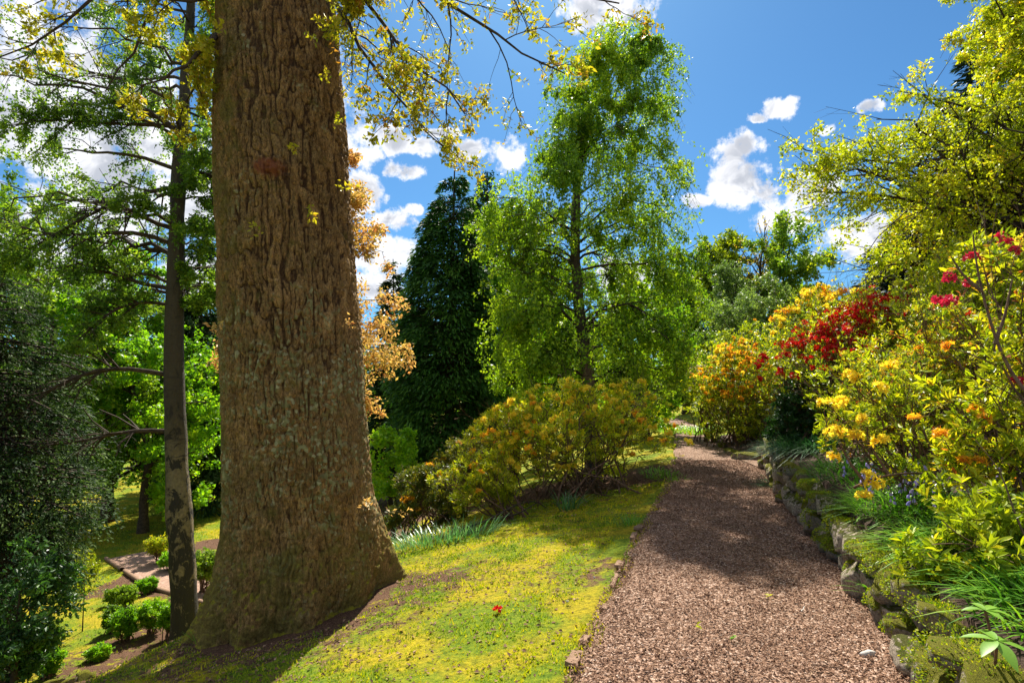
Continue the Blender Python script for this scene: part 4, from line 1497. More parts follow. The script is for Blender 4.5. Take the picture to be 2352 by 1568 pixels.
broadleaf('maple_tree', 'bright lime green maple glowing in the sun behind the silver birch', 'tree', 20.0,
          [(330, 1195), (332, 1130), (345, 1060), (330, 980), (300, 880), (290, 760)], 0.15,
          [(640, 250, 400), (700, 190, 470), (800, 130, 520), (900, 130, 540), (1000, 150, 540), (1080, 170, 520), (1150, 230, 470)],
          M_LIME, 402, nl=36, n2=8, n3=6, nleaf=22, leaf=(0.11, 0.09), rise=0.3, lift=0.12, hang=-0.05, tint=(0.5, 0.3), slack=0.3, gap=0.3)
broadleaf('maple_tree', 'dense green tree with rounded top at the left edge beyond the yew', 'tree', 19.0,
          [(110, 1150), (115, 1000), (120, 800), (110, 600)], 0.2,
          [(380, -40, 90), (420, -120, 170), (500, -200, 230), (560, -220, 300), (700, -240, 340), (850, -240, 360), (1000, -200, 340), (1100, -150, 300)],
          M_MID, 403, nl=46, n2=7, n3=6, nleaf=26, leaf=(0.12, 0.09), rise=0.4, tint=(0.62, 0.28), slack=0.4)
broadleaf('lime_tree', 'sunlit fresh green tree filling the gap between yew and birch', 'tree', 22.0,
          [(250, 1140), (250, 1000), (250, 800), (260, 620)], 0.2,
          [(540, 180, 320), (600, 110, 400), (700, 60, 470), (850, 40, 520), (1000, 60, 560), (1100, 120, 560)],
          M_LIME, 404, nl=44, n2=7, n3=6, nleaf=24, leaf=(0.13, 0.1), rise=0.4, tint=(0.35, 0.25), slack=0.4)
conifer('dark_fir', 'dark conifer between the silver birch and the oak trunk', 24.0, (465, 1180),
        [(500, 452, 460), (620, 430, 500), (760, 410, 530), (900, 395, 560), (1050, 380, 580), (1150, 390, 580)], M_YEW, 405, 330, 60, 0.9, (0.3, 0.09), 0.5, tint=(0.35, 0.3))
conifer('dark_fir', 'dark conifer seen low through the gap right of the oak trunk', 24.0, (900, 1130),
        [(590, 900, 906), (650, 885, 925), (760, 870, 940), (900, 850, 960), (1050, 840, 980), (1100, 840, 980)], M_YEW, 406, 260, 55, 0.9, (0.3, 0.09), 0.5, tint=(0.3, 0.3))
conifer('yew_tree', 'big dark yew with drooping grey green sprays at the left edge', 10.0, (40, 1400),
        [(620, -140, 20), (700, -220, 70), (800, -260, 120), (900, -280, 165), (1050, -280, 205), (1200, -260, 215), (1300, -220, 180), (1380, -200, 140)],
        M_YEW, 407, 760, 110, 0.55, (0.075, 0.028), 0.6, jit=0.8, ragged=0.55, tint=(0.42, 0.4), inner=0.5, trunk_r=0.22)
broadleaf('laurel_bush', 'glossy dark green laurel at the bottom left corner', 'shrub', 8.4,
          [(40, 1500), (40, 1420), (45, 1350)], 0.06,
          [(1235, 10, 80), (1290, -60, 120), (1360, -140, 140), (1430, -160, 130), (1500, -180, 90), (1540, -150, 60)],
          M_RHODO, 408, nl=30, n2=7, n3=5, nleaf=10, leaf=(0.085, 0.04), rise=0.6, tint=(0.5, 0.3), crown_name='foliage', slack=0.1)
broadleaf('young_oak_tree', 'young oak with copper orange spring leaves behind the big trunk', 'tree', 7.9,
          [(690, 1330), (700, 1150), (705, 950), (710, 700), (720, 450), (730, 300)], 0.07,
          [(255, 760, 830), (330, 690, 880), (420, 620, 885), (500, 590, 880), (580, 560, 900), (680, 510, 925), (760, 500, 940), (850, 500, 950), (930, 510, 920), (1000, 560, 880), (1040, 640, 860)],
          M_COPPER, 409, nl=74, n2=8, n3=6, nleaf=12, leaf=(0.062, 0.032), rise=0.1, lift=0.06, tint=(0.5, 0.28), limb_r=0.3, tfrac=0.12, twr=0.004, slack=0.12, lo=0.6)
broadleaf('maple_tree', 'small bright green maple in the hollow right of the oak', 'tree', 12.5,
          [(905, 1170), (908, 1120), (915, 1060), (915, 1000)], 0.05,
          [(960, 860, 940), (1000, 830, 960), (1060, 820, 975), (1110, 840, 985), (1150, 860, 960)],
          M_LIME, 410, nl=20, n2=6, n3=5, nleaf=12, leaf=(0.07, 0.06), rise=0.4, tint=(0.6, 0.25), gap=0.25)

# ------------------------------------------------------------------ centre
conifer('cypress_tree', 'tall dark green cypress with pointed top left of the weeping birch', 17.5, (1030, 1090),
        [(385, 1040, 1048), (415, 1018, 1070), (470, 985, 1085), (520, 965, 1100), (600, 945, 1120), (680, 925, 1135), (760, 905, 1140), (850, 895, 1148), (950, 905, 1155), (1040, 925, 1140), (1090, 950, 1120)],
        M_CYPRESS, 420, 900, 85, 0.62, (0.17, 0.045), 0.75, tint=(0.42, 0.3), inner=0.62, trunk_r=0.2)
conifer('cypress_tree', 'second cypress top peeping out behind the first', 21.0, (1115, 1060),
        [(388, 1116, 1122), (420, 1098, 1140), (470, 1080, 1150), (560, 1060, 1165), (700, 1045, 1180), (900, 1040, 1190)],
        M_CYPRESS, 421, 420, 60, 0.7, (0.2, 0.055), 0.7, tint=(0.4, 0.3), inner=0.5)
BR = [(52, 1395, 1450), (75, 1350, 1500), (105, 1335, 1560), (150, 1290, 1566), (200, 1255, 1563), (300, 1232, 1575), (380, 1215, 1592), (425, 1180, 1592), (440, 1088, 1590), (500, 1072, 1590),
      (600, 1075, 1600), (700, 1095, 1620), (800, 1095, 1600), (870, 1118, 1580), (930, 1160, 1540), (985, 1220, 1500)]
broadleaf('weeping_birch', 'tall weeping birch with bright green drooping foliage beside the path', 'tree', 14.0,
          [(1362, 905), (1350, 850), (1338, 780), (1333, 740), (1325, 650), (1318, 560), (1322, 450), (1328, 380), (1345, 290), (1385, 200), (1420, 130), (1435, 80)], 0.18,
          BR, M_BIRCHL, 422, pw=0.75, strands=(4600, 0.8), nl=96, n2=8, n3=7, nleaf=26, leaf=(0.066, 0.05), rise=0.15, lift=0.26, hang=-0.42, barkmat=M_BIRCHB2, limb_r=0.2, tint=(0.5, 0.3), lo=0.35,
          depth=0.8, tfrac=0.10, r2=0.36, r3=0.72, slack=0.12, leafhang=0.7, gap=0.34,
          extra_limbs=[[(1335, 620, 14.0), (1400, 603, 13.6), (1450, 607, 13.4), (1500, 612, 13.3), (1550, 590, 13.3), (1600, 560, 13.3)],
                       [(1340, 740, 14.0), (1400, 685, 13.5), (1450, 690, 13.3), (1510, 740, 13.2), (1570, 790, 13.2)],
                       [(1345, 830, 14.0), (1310, 790, 13.7), (1270, 800, 13.5), (1220, 830, 13.3)],
                       [(1330, 760, 14.0), (1290, 700, 13.6), (1230, 690, 13.4), (1170, 740, 13.3), (1140, 800, 13.2)],
                       [(1322, 560, 14.0), (1260, 480, 13.7), (1190, 455, 13.5), (1130, 440, 13.4), (1090, 500, 13.3)]])
for (nm, lab, Y, tp, rows, mt, sd, lf_, tn) in [
    ('lime_tree', 'bright green tree hanging low behind the left side of the weeping birch', 20.0, [(1180, 1010), (1185, 850), (1190, 700)], [(560, 1130, 1240), (640, 1100, 1290), (760, 1090, 1320), (860, 1100, 1330), (950, 1120, 1320), (1010, 1140, 1290)], M_LIME, 430, 0.09, 0.42),
    ('lime_tree', 'lime green tree behind the right side of the weeping birch', 21.0, [(1480, 985), (1480, 850), (1470, 720)], [(640, 1430, 1530), (700, 1390, 1590), (780, 1370, 1610), (870, 1360, 1610), (950, 1380, 1590), (1000, 1400, 1560)], M_LIME, 431, 0.09, 0.45),
    ('broad_tree', 'darker green tree beyond the lime trees in the centre', 30.0, [(1300, 960), (1300, 850), (1300, 760)], [(610, 1240, 1360), (700, 1180, 1420), (800, 1160, 1450), (930, 1160, 1460)], M_MID, 432, 0.16, 0.4),
    ('broad_tree', 'distant green tree standing where the path disappears', 34.0, [(1575, 945), (1575, 850), (1575, 740)], [(540, 1560, 1600), (620, 1510, 1640), (720, 1500, 1660), (850, 1510, 1650), (940, 1530, 1630)], M_MID, 433, 0.17, 0.6),
    ('broad_tree', 'olive green tree on the skyline right of the weeping birch', 30.0, [(1650, 960), (1650, 800), (1655, 650)], [(530, 1640, 1680), (570, 1605, 1730), (650, 1590, 1750), (760, 1590, 1760), (900, 1600, 1750)], M_YELLOWG, 434, 0.15, 0.15),
    ('broad_tree', 'green tree on the skyline left of the yellow beech', 26.0, [(1790, 950), (1790, 750), (1800, 600)], [(495, 1790, 1850), (530, 1730, 1900), (600, 1725, 1930), (700, 1720, 1940), (850, 1720, 1940)], M_MID, 435, 0.14, 0.75),
    ('broad_tree', 'pale grey green willow mound above the orange azaleas', 21.0, [(1720, 930), (1720, 800), (1715, 720)], [(630, 1680, 1760), (660, 1650, 1850), (720, 1625, 1880), (780, 1620, 1890), (860, 1620, 1890)], M_GREY, 436, 0.07, 0.5),
    ('broad_tree', 'rounded pale green shrub tree behind the first willow mound', 25.0, [(1680, 930), (1680, 800), (1690, 700)], [(595, 1660, 1720), (640, 1620, 1760), (740, 1590, 1780), (860, 1590, 1780)], M_GREY, 437, 0.08, 0.3),
    ('broad_tree', 'dark tree at the far end of the hollow left of the cypress', 30.0, [(960, 1000), (960, 900), (960, 800)], [(700, 920, 1000), (780, 880, 1040), (900, 860, 1060), (1010, 860, 1060)], M_MID, 438, 0.16, 0.3),
    ('broad_tree', 'dark green tree behind the silver birch', 28.0, [(420, 1140), (420, 950), (430, 800)], [(640, 380, 480), (740, 320, 560), (900, 300, 620), (1050, 300, 640), (1130, 320, 620)], M_MID, 439, 0.16, 0.35),
    ('broad_tree', 'dark green tree far left behind the yew', 30.0, [(50, 1120), (50, 900), (60, 760)], [(620, -60, 180), (720, -150, 260), (900, -160, 320), (1120, -120, 330)], M_MID, 440, 0.17, 0.35),
]:
    broadleaf(nm, lab, 'tree', Y, tp, 0.2, rows, mt, sd, nl=44, n2=7, n3=6, nleaf=20, leaf=(lf_, lf_ * 0.75), rise=0.4, tint=(tn, 0.3), slack=0.25, group='trees behind the garden', hang=-0.1)
# bare tree on the skyline
r_ = np.random.default_rng(77)
b0 = P(1760, 940, 27.0)
b0[2] = gz(b0[0], b0[1])
bt = thing('bare_tree', 'nearly bare tree with fine twigs showing against the sky', 'tree', b0)
mb = MB()
ln = smooth_line([b0, P(1752, 760, 27), P(1745, 600, 27)], 10)[None]
tubes(mb, ln, taper(np.array([0.13]), 10, 0.3), 6)
p2, R2, L2 = ramify(ln, np.array([0.10]), np.array([7.0]), 26, 0.4, 1.0, (0.3, 0.8), 0.4, 7, 0.12, 0.05, 0.3, 0.6, r_)
tubes(mb, p2, taper(np.maximum(R2, 0.03), 7, 0.4), 4)
p3, R3, L3 = ramify(p2, R2, L2, 9, 0.2, 1.0, (0.3, 0.8), 0.5, 5, 0.15, 0.05, 0.2, 0.6, r_)
tubes(mb, p3, taper(np.maximum(R3, 0.014), 5, 0.6), 3)
mb.build('trunk', M_TWIG, bt, b0)
lf = MB()
S, T = interp(p3, np.repeat(np.arange(len(p3)), 4), r_.uniform(0.4, 1, len(p3) * 4))
kites(lf, S, rdir(len(S), r_), rdir(len(S), r_), 0.10, 0.07, 0, r_.uniform(0.6, 1, len(S)))
lf.build('crown', M_OAKLEAF, bt, b0)

# ------------------------------------------------------------------ right
broadleaf('beech_tree', 'large yellow green beech spreading in from the right edge', 'tree', 11.0,
          [(2470, 900), (2465, 600), (2450, 300), (2440, 0), (2430, -300)], 0.28,
          [(-420, 2400, 2800), (-250, 2250, 2850), (-100, 2180, 2850), (0, 2140, 2850), (80, 2130, 2850), (150, 2110, 2850), (210, 2060, 2850), (270, 1900, 2850), (330, 1800, 2850), (370, 1800, 2850), (430, 1800, 2850), (500, 1830, 2850), (580, 1870, 2850), (640, 1930, 2800), (690, 2060, 2700)],
          M_YELLOWG, 450, nl=150, n2=9, n3=7, nleaf=24, leaf=(0.072, 0.042), rise=0.35, lift=0.10, hang=-0.08, tint=(0.55, 0.26), limb_r=0.16, lo=0.45, depth=0.55, tfrac=0.15, slack=0.3, gap=0.30, r2=0.34,
          extra_limbs=[[(2440, 700, 10.9), (2340, 560, 10.7), (2180, 470, 10.6), (2000, 440, 10.6), (1870, 440, 10.6)],
                       [(2440, 600, 10.9), (2320, 440, 10.7), (2150, 375, 10.6), (1980, 375, 10.6), (1850, 345, 10.6)],
                       [(2440, 500, 10.9), (2360, 330, 10.7), (2250, 240, 10.6), (2150, 235, 10.6), (2090, 215, 10.6)],
                       [(2440, 760, 10.9), (2330, 640, 10.6), (2200, 590, 10.5), (2080, 600, 10.5), (1980, 620, 10.5)]])
conifer('dark_fir', 'tall dark fir behind the yellow beech at the right edge', 15.0, (2330, 800),
        [(-60, 2320, 2330), (100, 2230, 2420), (200, 2190, 2480), (350, 2150, 2520), (500, 2110, 2560), (620, 2090, 2600), (700, 2090, 2600)], M_DARKFIR, 451, 480, 60, 1.0, (0.24, 0.06), 0.4, tint=(0.5, 0.35), inner=0.5)
conifer('dark_fir', 'dark fir filling the shade under the beech', 13.5, (2120, 830),
        [(400, 2140, 2150), (480, 2080, 2230), (560, 2030, 2290), (650, 1990, 2340), (740, 1960, 2380)], M_DARKFIR, 452, 380, 60, 0.8, (0.2, 0.05), 0.4, tint=(0.6, 0.35), inner=0.5)


def dome(px0, px1, ytop, ybot, Y, depth=1.0, tilt=0.0, flat=0.55):
    """rows of a shrub outline: rounded top, narrower foot"""
    rows = []
    cxm, hw = (px0 + px1) / 2, (px1 - px0) / 2
    for k in np.linspace(0, 1, 9):
        y = ytop + (ybot - ytop) * k
        s = math.sin(min(1.0, k / flat) * pi / 2) ** 0.7 if k < flat else 1.0 - 0.45 * ((k - flat) / (1 - flat)) ** 1.5
        rows.append((y, cxm - hw * max(s, 0.15) + tilt * (0.5 - k) * hw, cxm + hw * max(s, 0.15) + tilt * (0.5 - k) * hw))
    return Env(rows, Y, depth)


# yellow azaleas in the middle
def base_of(px, py, Y):
    b = P(px, py, Y)
    b[2] = gz(b[0], b[1])
    return b


envA = Env([(868, 1320, 1400), (885, 1250, 1470), (910, 1185, 1520), (950, 1120, 1548), (1000, 1060, 1552), (1040, 1050, 1545), (1080, 1060, 1530), (1130, 1120, 1500)], 10.3, 0.65)
shrub('yellow_azalea', 'wide azalea bush with yellow orange blossoms beside the shaded path', 'shrub', base_of(1330, 1120, 10.3), envA, M_AZALEA, 500, nstem=60, n2=7, n3=6, ntip=2,
      rosette=(7, 0.062, 0.022), flowers=['yellow', 'yellow', 'yellow', 'orange', 'yellow', 'yellow'], nflow=170, fscale=1.1, basespread=0.75, tint=(0.52, 0.24), stem_r=0.016, lo=0.45)
envB = Env([(1055, 1060, 1110), (1080, 1000, 1150), (1110, 985, 1180), (1150, 975, 1190), (1180, 1010, 1190)], 8.9, 0.6)
shrub('yellow_azalea', 'low sunlit azalea arm leaning over the lawn edge with pale yellow leaves', 'shrub', base_of(1180, 1150, 8.9), envB, M_AZRIGHT, 501, nstem=18, n2=6, n3=5, ntip=2,
      rosette=(7, 0.06, 0.022), flowers=['yellow', 'orange'], nflow=7, basespread=0.2, tint=(0.45, 0.2), lo=0.4)
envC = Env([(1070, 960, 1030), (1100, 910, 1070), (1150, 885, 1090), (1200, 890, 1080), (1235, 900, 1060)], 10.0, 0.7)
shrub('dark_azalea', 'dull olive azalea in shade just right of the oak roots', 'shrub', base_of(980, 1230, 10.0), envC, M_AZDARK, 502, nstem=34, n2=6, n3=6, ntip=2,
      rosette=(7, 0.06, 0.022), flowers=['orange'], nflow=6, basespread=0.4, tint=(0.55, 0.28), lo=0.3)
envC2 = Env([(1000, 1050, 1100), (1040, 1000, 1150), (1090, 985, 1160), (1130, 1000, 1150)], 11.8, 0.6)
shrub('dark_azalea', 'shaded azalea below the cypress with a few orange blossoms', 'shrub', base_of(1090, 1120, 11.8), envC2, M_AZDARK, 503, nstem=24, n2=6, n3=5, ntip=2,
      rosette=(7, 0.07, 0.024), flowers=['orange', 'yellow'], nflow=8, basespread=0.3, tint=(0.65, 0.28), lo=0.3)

# right hand side, far to near
env = dome(1585, 1790, 785, 1040, 15.6, 0.9, flat=0.45)
shrub('orange_azalea', 'rounded azalea mound covered in small orange yellow blossoms by the far path', 'shrub', base_of(1700, 1010, 15.6), env, M_AZRIGHT, 510, nstem=60, n2=6, n3=6, ntip=2,
      rosette=(6, 0.075, 0.03), flowers=['orange', 'yellow', 'orange'], nflow=270, fscale=1.15, basespread=0.5, tint=(0.3, 0.25), lo=0.5, fwhere=lambda p: p[:, 2] > P(0, 925, 15.6)[2])
env = dome(1575, 1660, 800, 960, 17.5, 0.8, flat=0.5)
shrub('cream_azalea', 'pale cream flowered azalea just left of the orange mound', 'shrub', base_of(1625, 990, 17.5), env, M_AZALEA, 511, nstem=24, n2=6, n3=5, ntip=2,
      rosette=(6, 0.08, 0.03), flowers='cream', nflow=45, fscale=1.1, basespread=0.3, tint=(0.35, 0.2), lo=0.5)
env = dome(1620, 1800, 745, 900, 18.0, 0.9)
shrub('olive_azalea', 'olive green azalea dome behind the orange mound', 'shrub', base_of(1720, 960, 18.0), env, M_AZALEA, 512, nstem=40, n2=6, n3=6, ntip=2,
      rosette=(6, 0.09, 0.035), flowers=['orange', 'yellow'], nflow=25, basespread=0.4, tint=(0.3, 0.2), lo=0.4)
env = dome(1770, 2060, 665, 900, 11.2, 0.7, tilt=-0.3)
shrub('yellow_azalea', 'tall azalea with loose golden flowers on top behind the red one', 'shrub', base_of(1930, 900, 11.2), env, M_AZRIGHT, 513, nstem=60, n2=7, n3=6, ntip=2,
      rosette=(6, 0.07, 0.026), flowers=['yellow', 'yellow', 'orange'], nflow=130, fscale=1.25, basespread=0.5, tint=(0.32, 0.25), lo=0.45, fwhere=lambda p: (p[:, 2] > P(0, 790, 11.2)[2]) & (p[:, 0] < P(1990, 700, 11.2)[0]))


def redband(p):
    # blossoms run in a slanting band from lower left to upper right
    q = (p[:, 2] - P(0, 850, 9.4)[2]) - (p[:, 0] - P(1720, 0, 9.4)[0]) * 0.62
    return (np.abs(q + 0.12) < 0.34) & (p[:, 0] < P(2060, 0, 9.4)[0])


env = Env([(665, 1990, 2060), (700, 1900, 2080), (740, 1840, 2090), (790, 1760, 2090), (840, 1715, 2090), (890, 1740, 2090), (950, 1770, 2070), (1000, 1800, 2040)], 9.4, 0.6)
shrub('red_azalea', 'azalea with a slanting band of deep red flowers', 'shrub', base_of(1960, 1000, 9.4), env, M_AZALEA, 514, nstem=64, n2=7, n3=6, ntip=1,
      rosette=(6, 0.062, 0.024), flowers='red', nflow=240, fscale=1.05, basespread=0.4, tint=(0.35, 0.25), lo=0.5, fwhere=redband)
env = dome(1755, 1925, 860, 1060, 9.6, 0.8, flat=0.4)
shrub('rhododendron', 'dark green rhododendron in the shade below the red flowers', 'shrub', base_of(1860, 1040, 9.6), env, M_RHODO, 515, nstem=40, n2=6, n3=6, ntip=2,
      rosette=(7, 0.08, 0.026), basespread=0.3, tint=(0.15, 0.2), lo=0.3, flowers='red', nflow=3)
env = dome(1900, 2420, 690, 1120, 6.9, 0.6, flat=0.45)
shrub('leafy_azalea', 'broad yellow green azalea mass between red band and nearest bush', 'shrub', base_of(2160, 1050, 6.9), env, M_AZRIGHT, 516, nstem=110, n2=6, n3=5, ntip=2,
      rosette=(6, 0.058, 0.021), flowers=['orange', 'red'], nflow=18, fscale=0.8, basespread=0.8, tint=(0.46, 0.34), lo=0.4, stem_r=0.014)
env = dome(1990, 2460, 560, 900, 8.6, 0.6, flat=0.5)
shrub('leafy_azalea', 'tall leafy azalea behind with crimson and yellow blossoms at its top', 'shrub', base_of(2250, 950, 8.6), env, M_YELLOWG, 517, nstem=80, n2=7, n3=6, ntip=2,
      rosette=(6, 0.075, 0.03), flowers=['crimson', 'yellow'], nflow=10, fscale=1.2, basespread=0.7, tint=(0.45, 0.26), lo=0.5)
env = Env([(820, 1920, 2020), (880, 1890, 2080), (950, 1880, 2120), (1020, 1900, 2150), (1100, 1930, 2170), (1170, 1960, 2160), (1210, 2000, 2150)], 5.2, 0.6)
shrub('yellow_azalea', 'near azalea holding large clear yellow flower heads over the wall', 'shrub', base_of(2120, 1150, 5.2), env, M_AZRIGHT, 518, nstem=22, n2=5, n3=4, ntip=1,
      rosette=(7, 0.062, 0.02), fspots=[(2045, 845, 5.0, 'yellow'), (1955, 862, 5.1, 'yellow'), (1968, 872, 5.0, 'yellow'), (1890, 925, 5.1, 'yellow'), (1932, 920, 5.0, 'yellow'), (1920, 930, 5.0, 'yellow'), (2020, 897, 4.9, 'yellow'), (1985, 965, 4.9, 'yellow'), (1912, 992, 4.9, 'yellow'), (1930, 996, 4.9, 'yellow'), (1965, 1005, 4.8, 'yellow'), (2022, 1012, 4.8, 'yellow'), (1915, 1048, 4.9, 'yellow'), (1992, 1092, 4.7, 'yellow'), (2008, 1110, 4.7, 'yellow'), (1985, 1142, 4.6, 'yellow')], nleafparts=280, nflow=0, fscale=1.0, basespread=0.15, tint=(0.3, 0.18), lo=0.5, six=True, stem_r=0.011)
# nearest bush: long crooked stems, pointed leaves
env = Env([(540, 2270, 2420), (620, 2200, 2480), (720, 2170, 2500), (850, 2130, 2520), (1000, 2110, 2520), (1150, 2110, 2520), (1250, 2120, 2520), (1330, 2150, 2520), (1400, 2190, 2520)], 4.1, 0.5)
shrub('orange_azalea', 'nearest azalea at the right edge with pointed yellow leaves and a few orange flowers', 'shrub', base_of(2420, 1350, 4.1), env, M_AZRIGHT, 519, nstem=46, n2=6, n3=4, ntip=2,
      rosette=(5, 0.068, 0.024), fspots=[(2160, 1000, 4.0, 'orange'), (2215, 1062, 3.9, 'orange'), (2250, 1058, 3.9, 'orange'), (2100, 962, 4.1, 'orange'), (2240, 940, 4.0, 'orange'), (2262, 960, 3.9, 'orange'), (2180, 800, 4.0, 'orange'), (2232, 592, 4.2, 'crimson'), (2297, 545, 4.2, 'crimson'), (2310, 560, 4.2, 'crimson'), (2180, 640, 4.2, 'crimson'), (2150, 690, 4.3, 'crimson'), (2185, 688, 4.3, 'crimson'), (2178, 700, 4.2, 'crimson'), (2228, 650, 4.2, 'crimson'), (2332, 575, 4.1, 'crimson'), (2268, 598, 4.3, 'yellow'), (2280, 606, 4.3, 'yellow'), (2345, 552, 4.2, 'yellow'), (2335, 880, 3.9, 'crimson')], nleafparts=290, nflow=3, flowers='orange', fscale=0.72, basespread=0.25, tint=(0.42, 0.26), lo=0.35, six=True, stem_r=0.014, lift=0.05)
env = Env([(1140, 2200, 2400), (1200, 2140, 2450), (1280, 2120, 2480), (1380, 2150, 2480), (1470, 2200, 2480)], 3.4, 0.5)
shrub('leafy_azalea', 'low azalea with long fresh yellow green leaves above the wall corner', 'shrub', base_of(2400, 1450, 3.6), env, M_AZRIGHT, 520, nstem=22, n2=5, n3=4, ntip=2,
      rosette=(7, 0.075, 0.023), nleafparts=280, basespread=0.2, tint=(0.28, 0.16), lo=0.4, six=True, stem_r=0.009)


def long_stems(name, label, base, lines, rad, mat):
    t_ = thing(name, label, 'branch', base)
    for ln_ in lines:
        m_ = MB()
        l_ = smooth_line([P(*q) for q in ln_], 12)
        tubes(m_, l_[None], taper(np.array([rad]), 12, 0.35), 6)
        m_.build('stem', mat, t_, base)
    return t_


long_stems('bare_branch', 'long bare brown branch lying level over the bluebells', P(2190, 1095, 4.6),
           [[(1960, 1120, 4.9), (2010, 1096, 4.8), (2080, 1085, 4.7), (2200, 1090, 4.6)], [(1985, 1106, 4.85), (1950, 1060, 4.9), (1930, 1020, 5.0)], [(2040, 1088, 4.8), (2010, 1040, 4.9), (1990, 1000, 4.95)]], 0.014, M_STEM)
long_stems('bare_branch', 'tall dark bare stem rising through the bush at the right edge', P(2352, 950, 3.8),
           [[(2420, 960, 3.6), (2330, 880, 3.7), (2290, 790, 3.8), (2260, 690, 3.85), (2238, 590, 3.9), (2235, 540, 3.9)], [(2285, 790, 3.8), (2310, 720, 3.8), (2325, 640, 3.8)], [(2255, 670, 3.85), (2210, 630, 3.9), (2185, 590, 3.9)]], 0.013, M_STEM)
long_stems('bare_branch', 'thin crossing twigs arching out over the wall at the right', P(2352, 1250, 3.3),
           [[(2400, 1230, 3.3), (2300, 1265, 3.35), (2200, 1245, 3.4), (2140, 1250, 3.45)], [(2400, 1290, 3.2), (2290, 1270, 3.3), (2200, 1230, 3.4), (2150, 1180, 3.5)], [(2400, 1330, 3.2), (2330, 1180, 3.3), (2300, 1080, 3.4), (2240, 1010, 3.5)]], 0.007, M_STEM)

# ------------------------------------------------------------------ stones
from mathutils.noise import fractal, seed_set
import bmesh


def stone_mesh(name, mat, seed, sub=3, boxy=0.55):
    bm = bmesh.new()
    bmesh.ops.create_icosphere(bm, subdivisions=sub, radius=1.0)
    co = np.array([v.co[:] for v in bm.verts])
    m = np.abs(co).max(axis=1, keepdims=True)
    cube = co / m
    co = co * (1 - boxy) + cube * boxy * 0.86
    r = np.random.default_rng(seed)
    # flat faces broken off at random angles
    for _ in range(9):
        nrm_ = nrm(r.normal(size=3))
        dist = r.uniform(0.52, 0.80)
        s = co @ nrm_
        co = co - np.maximum(s - dist, 0)[:, None] * nrm_[None]
    co = co * (1 + 0.06 * fbmn(co * 1.9 + seed * 3.1, 3, seed=seed)[:, None] + 0.03 * fbmn(co * 8 + seed, 3, seed=seed + 3)[:, None]) * 1.18
    for v, c in zip(bm.verts, co):
        v.co = c
    for f in bm.faces:
        f.smooth = True
    me = bpy.data.meshes.new(name)
    bm.to_mesh(me)
    bm.free()
    me.materials.append(mat)
    return me


ST = [stone_mesh('stone', M_STONE, 600 + i, boxy=0.95) for i in range(6)]
SM = [stone_mesh('mossy_stone', M_MOSSY, 620 + i, boxy=0.85) for i in range(5)]


def moss_fur(root, centres, rads, seed, n=900, ):
    """short moss hair over the crowns of stones"""
    r = np.random.default_rng(seed)
    mb_ = MB()
    for c, rd in zip(centres, rads):
        d = rdir(n, r)
        d[:, 2] = np.abs(d[:, 2]) + 0.05
        d = nrm(d)
        k = fbmn(d * 2.2 + c, 3, seed=seed) > -0.15
        d = d[k]
        p = c + d * rd * 0.90 / np.maximum(np.abs(d).max(axis=1, keepdims=True), 0.72)
        L = r.uniform(0.008, 0.018, len(d))
        trileaf(mb_, p, nrm(d + rdir(len(d), r) * 0.7), rdir(len(d), r), L, L * 0.5, 0, np.clip(0.42 + r.normal(size=len(d)) * 0.17, 0, 1))
    return mb_


r_ = np.random.default_rng(9)
wall = thing('dry_stone_wall', 'low mossy dry stone wall holding the flower bed along the path', 'wall', (pathR(3.0), 3.0, 0))
wo_ = np.array(wall.location)
fc, fr = [], []
yy = 2.25
courses = []
dYs = 0.0
while yy < WALL_END - 0.1:
    h = wall_h(yy)
    dx = (pathR(yy + 0.1) - pathR(yy)) / 0.1
    tang = math.atan2(1.0, dx)
    step = r_.uniform(0.17, 0.38)
    lvl = 0.0
    ncourse = 2 if h < 0.5 else 3
    hs = np.array([r_.uniform(0.6, 1.5) for _ in range(ncourse)])
    hs = hs / hs.sum() * (h + 0.03)
    for c_ in range(ncourse):
        ym = yy + step * 0.5 * math.sin(tang) + r_.uniform(-0.07, 0.07) + 0.12 * (c_ % 2)
        x0 = pathR(ym)
        hh = hs[c_]
        top = c_ == ncourse - 1
        sx = step * r_.uniform(0.44, 0.60) * (1.1 if top else 1.0)
        sy = r_.uniform(0.09, 0.15)
        sz = hh * r_.uniform(0.50, 0.62)
        zc = lvl + hh / 2 - 0.02
        mossy = r_.uniform() < (0.72 if top else 0.38)
        me = (SM if mossy else ST)[int(r_.integers(5))]
        pos = (x0 + 0.08 + 0.04 * c_ + r_.uniform(-0.035, 0.035), ym, zc)
        inst('stone', me, wall, pos, (r_.uniform(-0.25, 0.25), r_.uniform(-0.35, 0.35), tang + r_.uniform(-0.25, 0.25)), (sx, sy, sz), wo_)
        if mossy and ym < 7:
            fc.append(np.array(pos))
            fr.append(np.array([sy * 1.0 + 0.02, sx * 0.95, sz]))
        lvl += hh
    yy += step * math.sin(tang) * 0.93
fur = moss_fur(wall, fc, fr, 66, 1500)
f_ = fur.build('moss', M_GRASS, wall, wo_)
f_['kind'] = 'stuff'

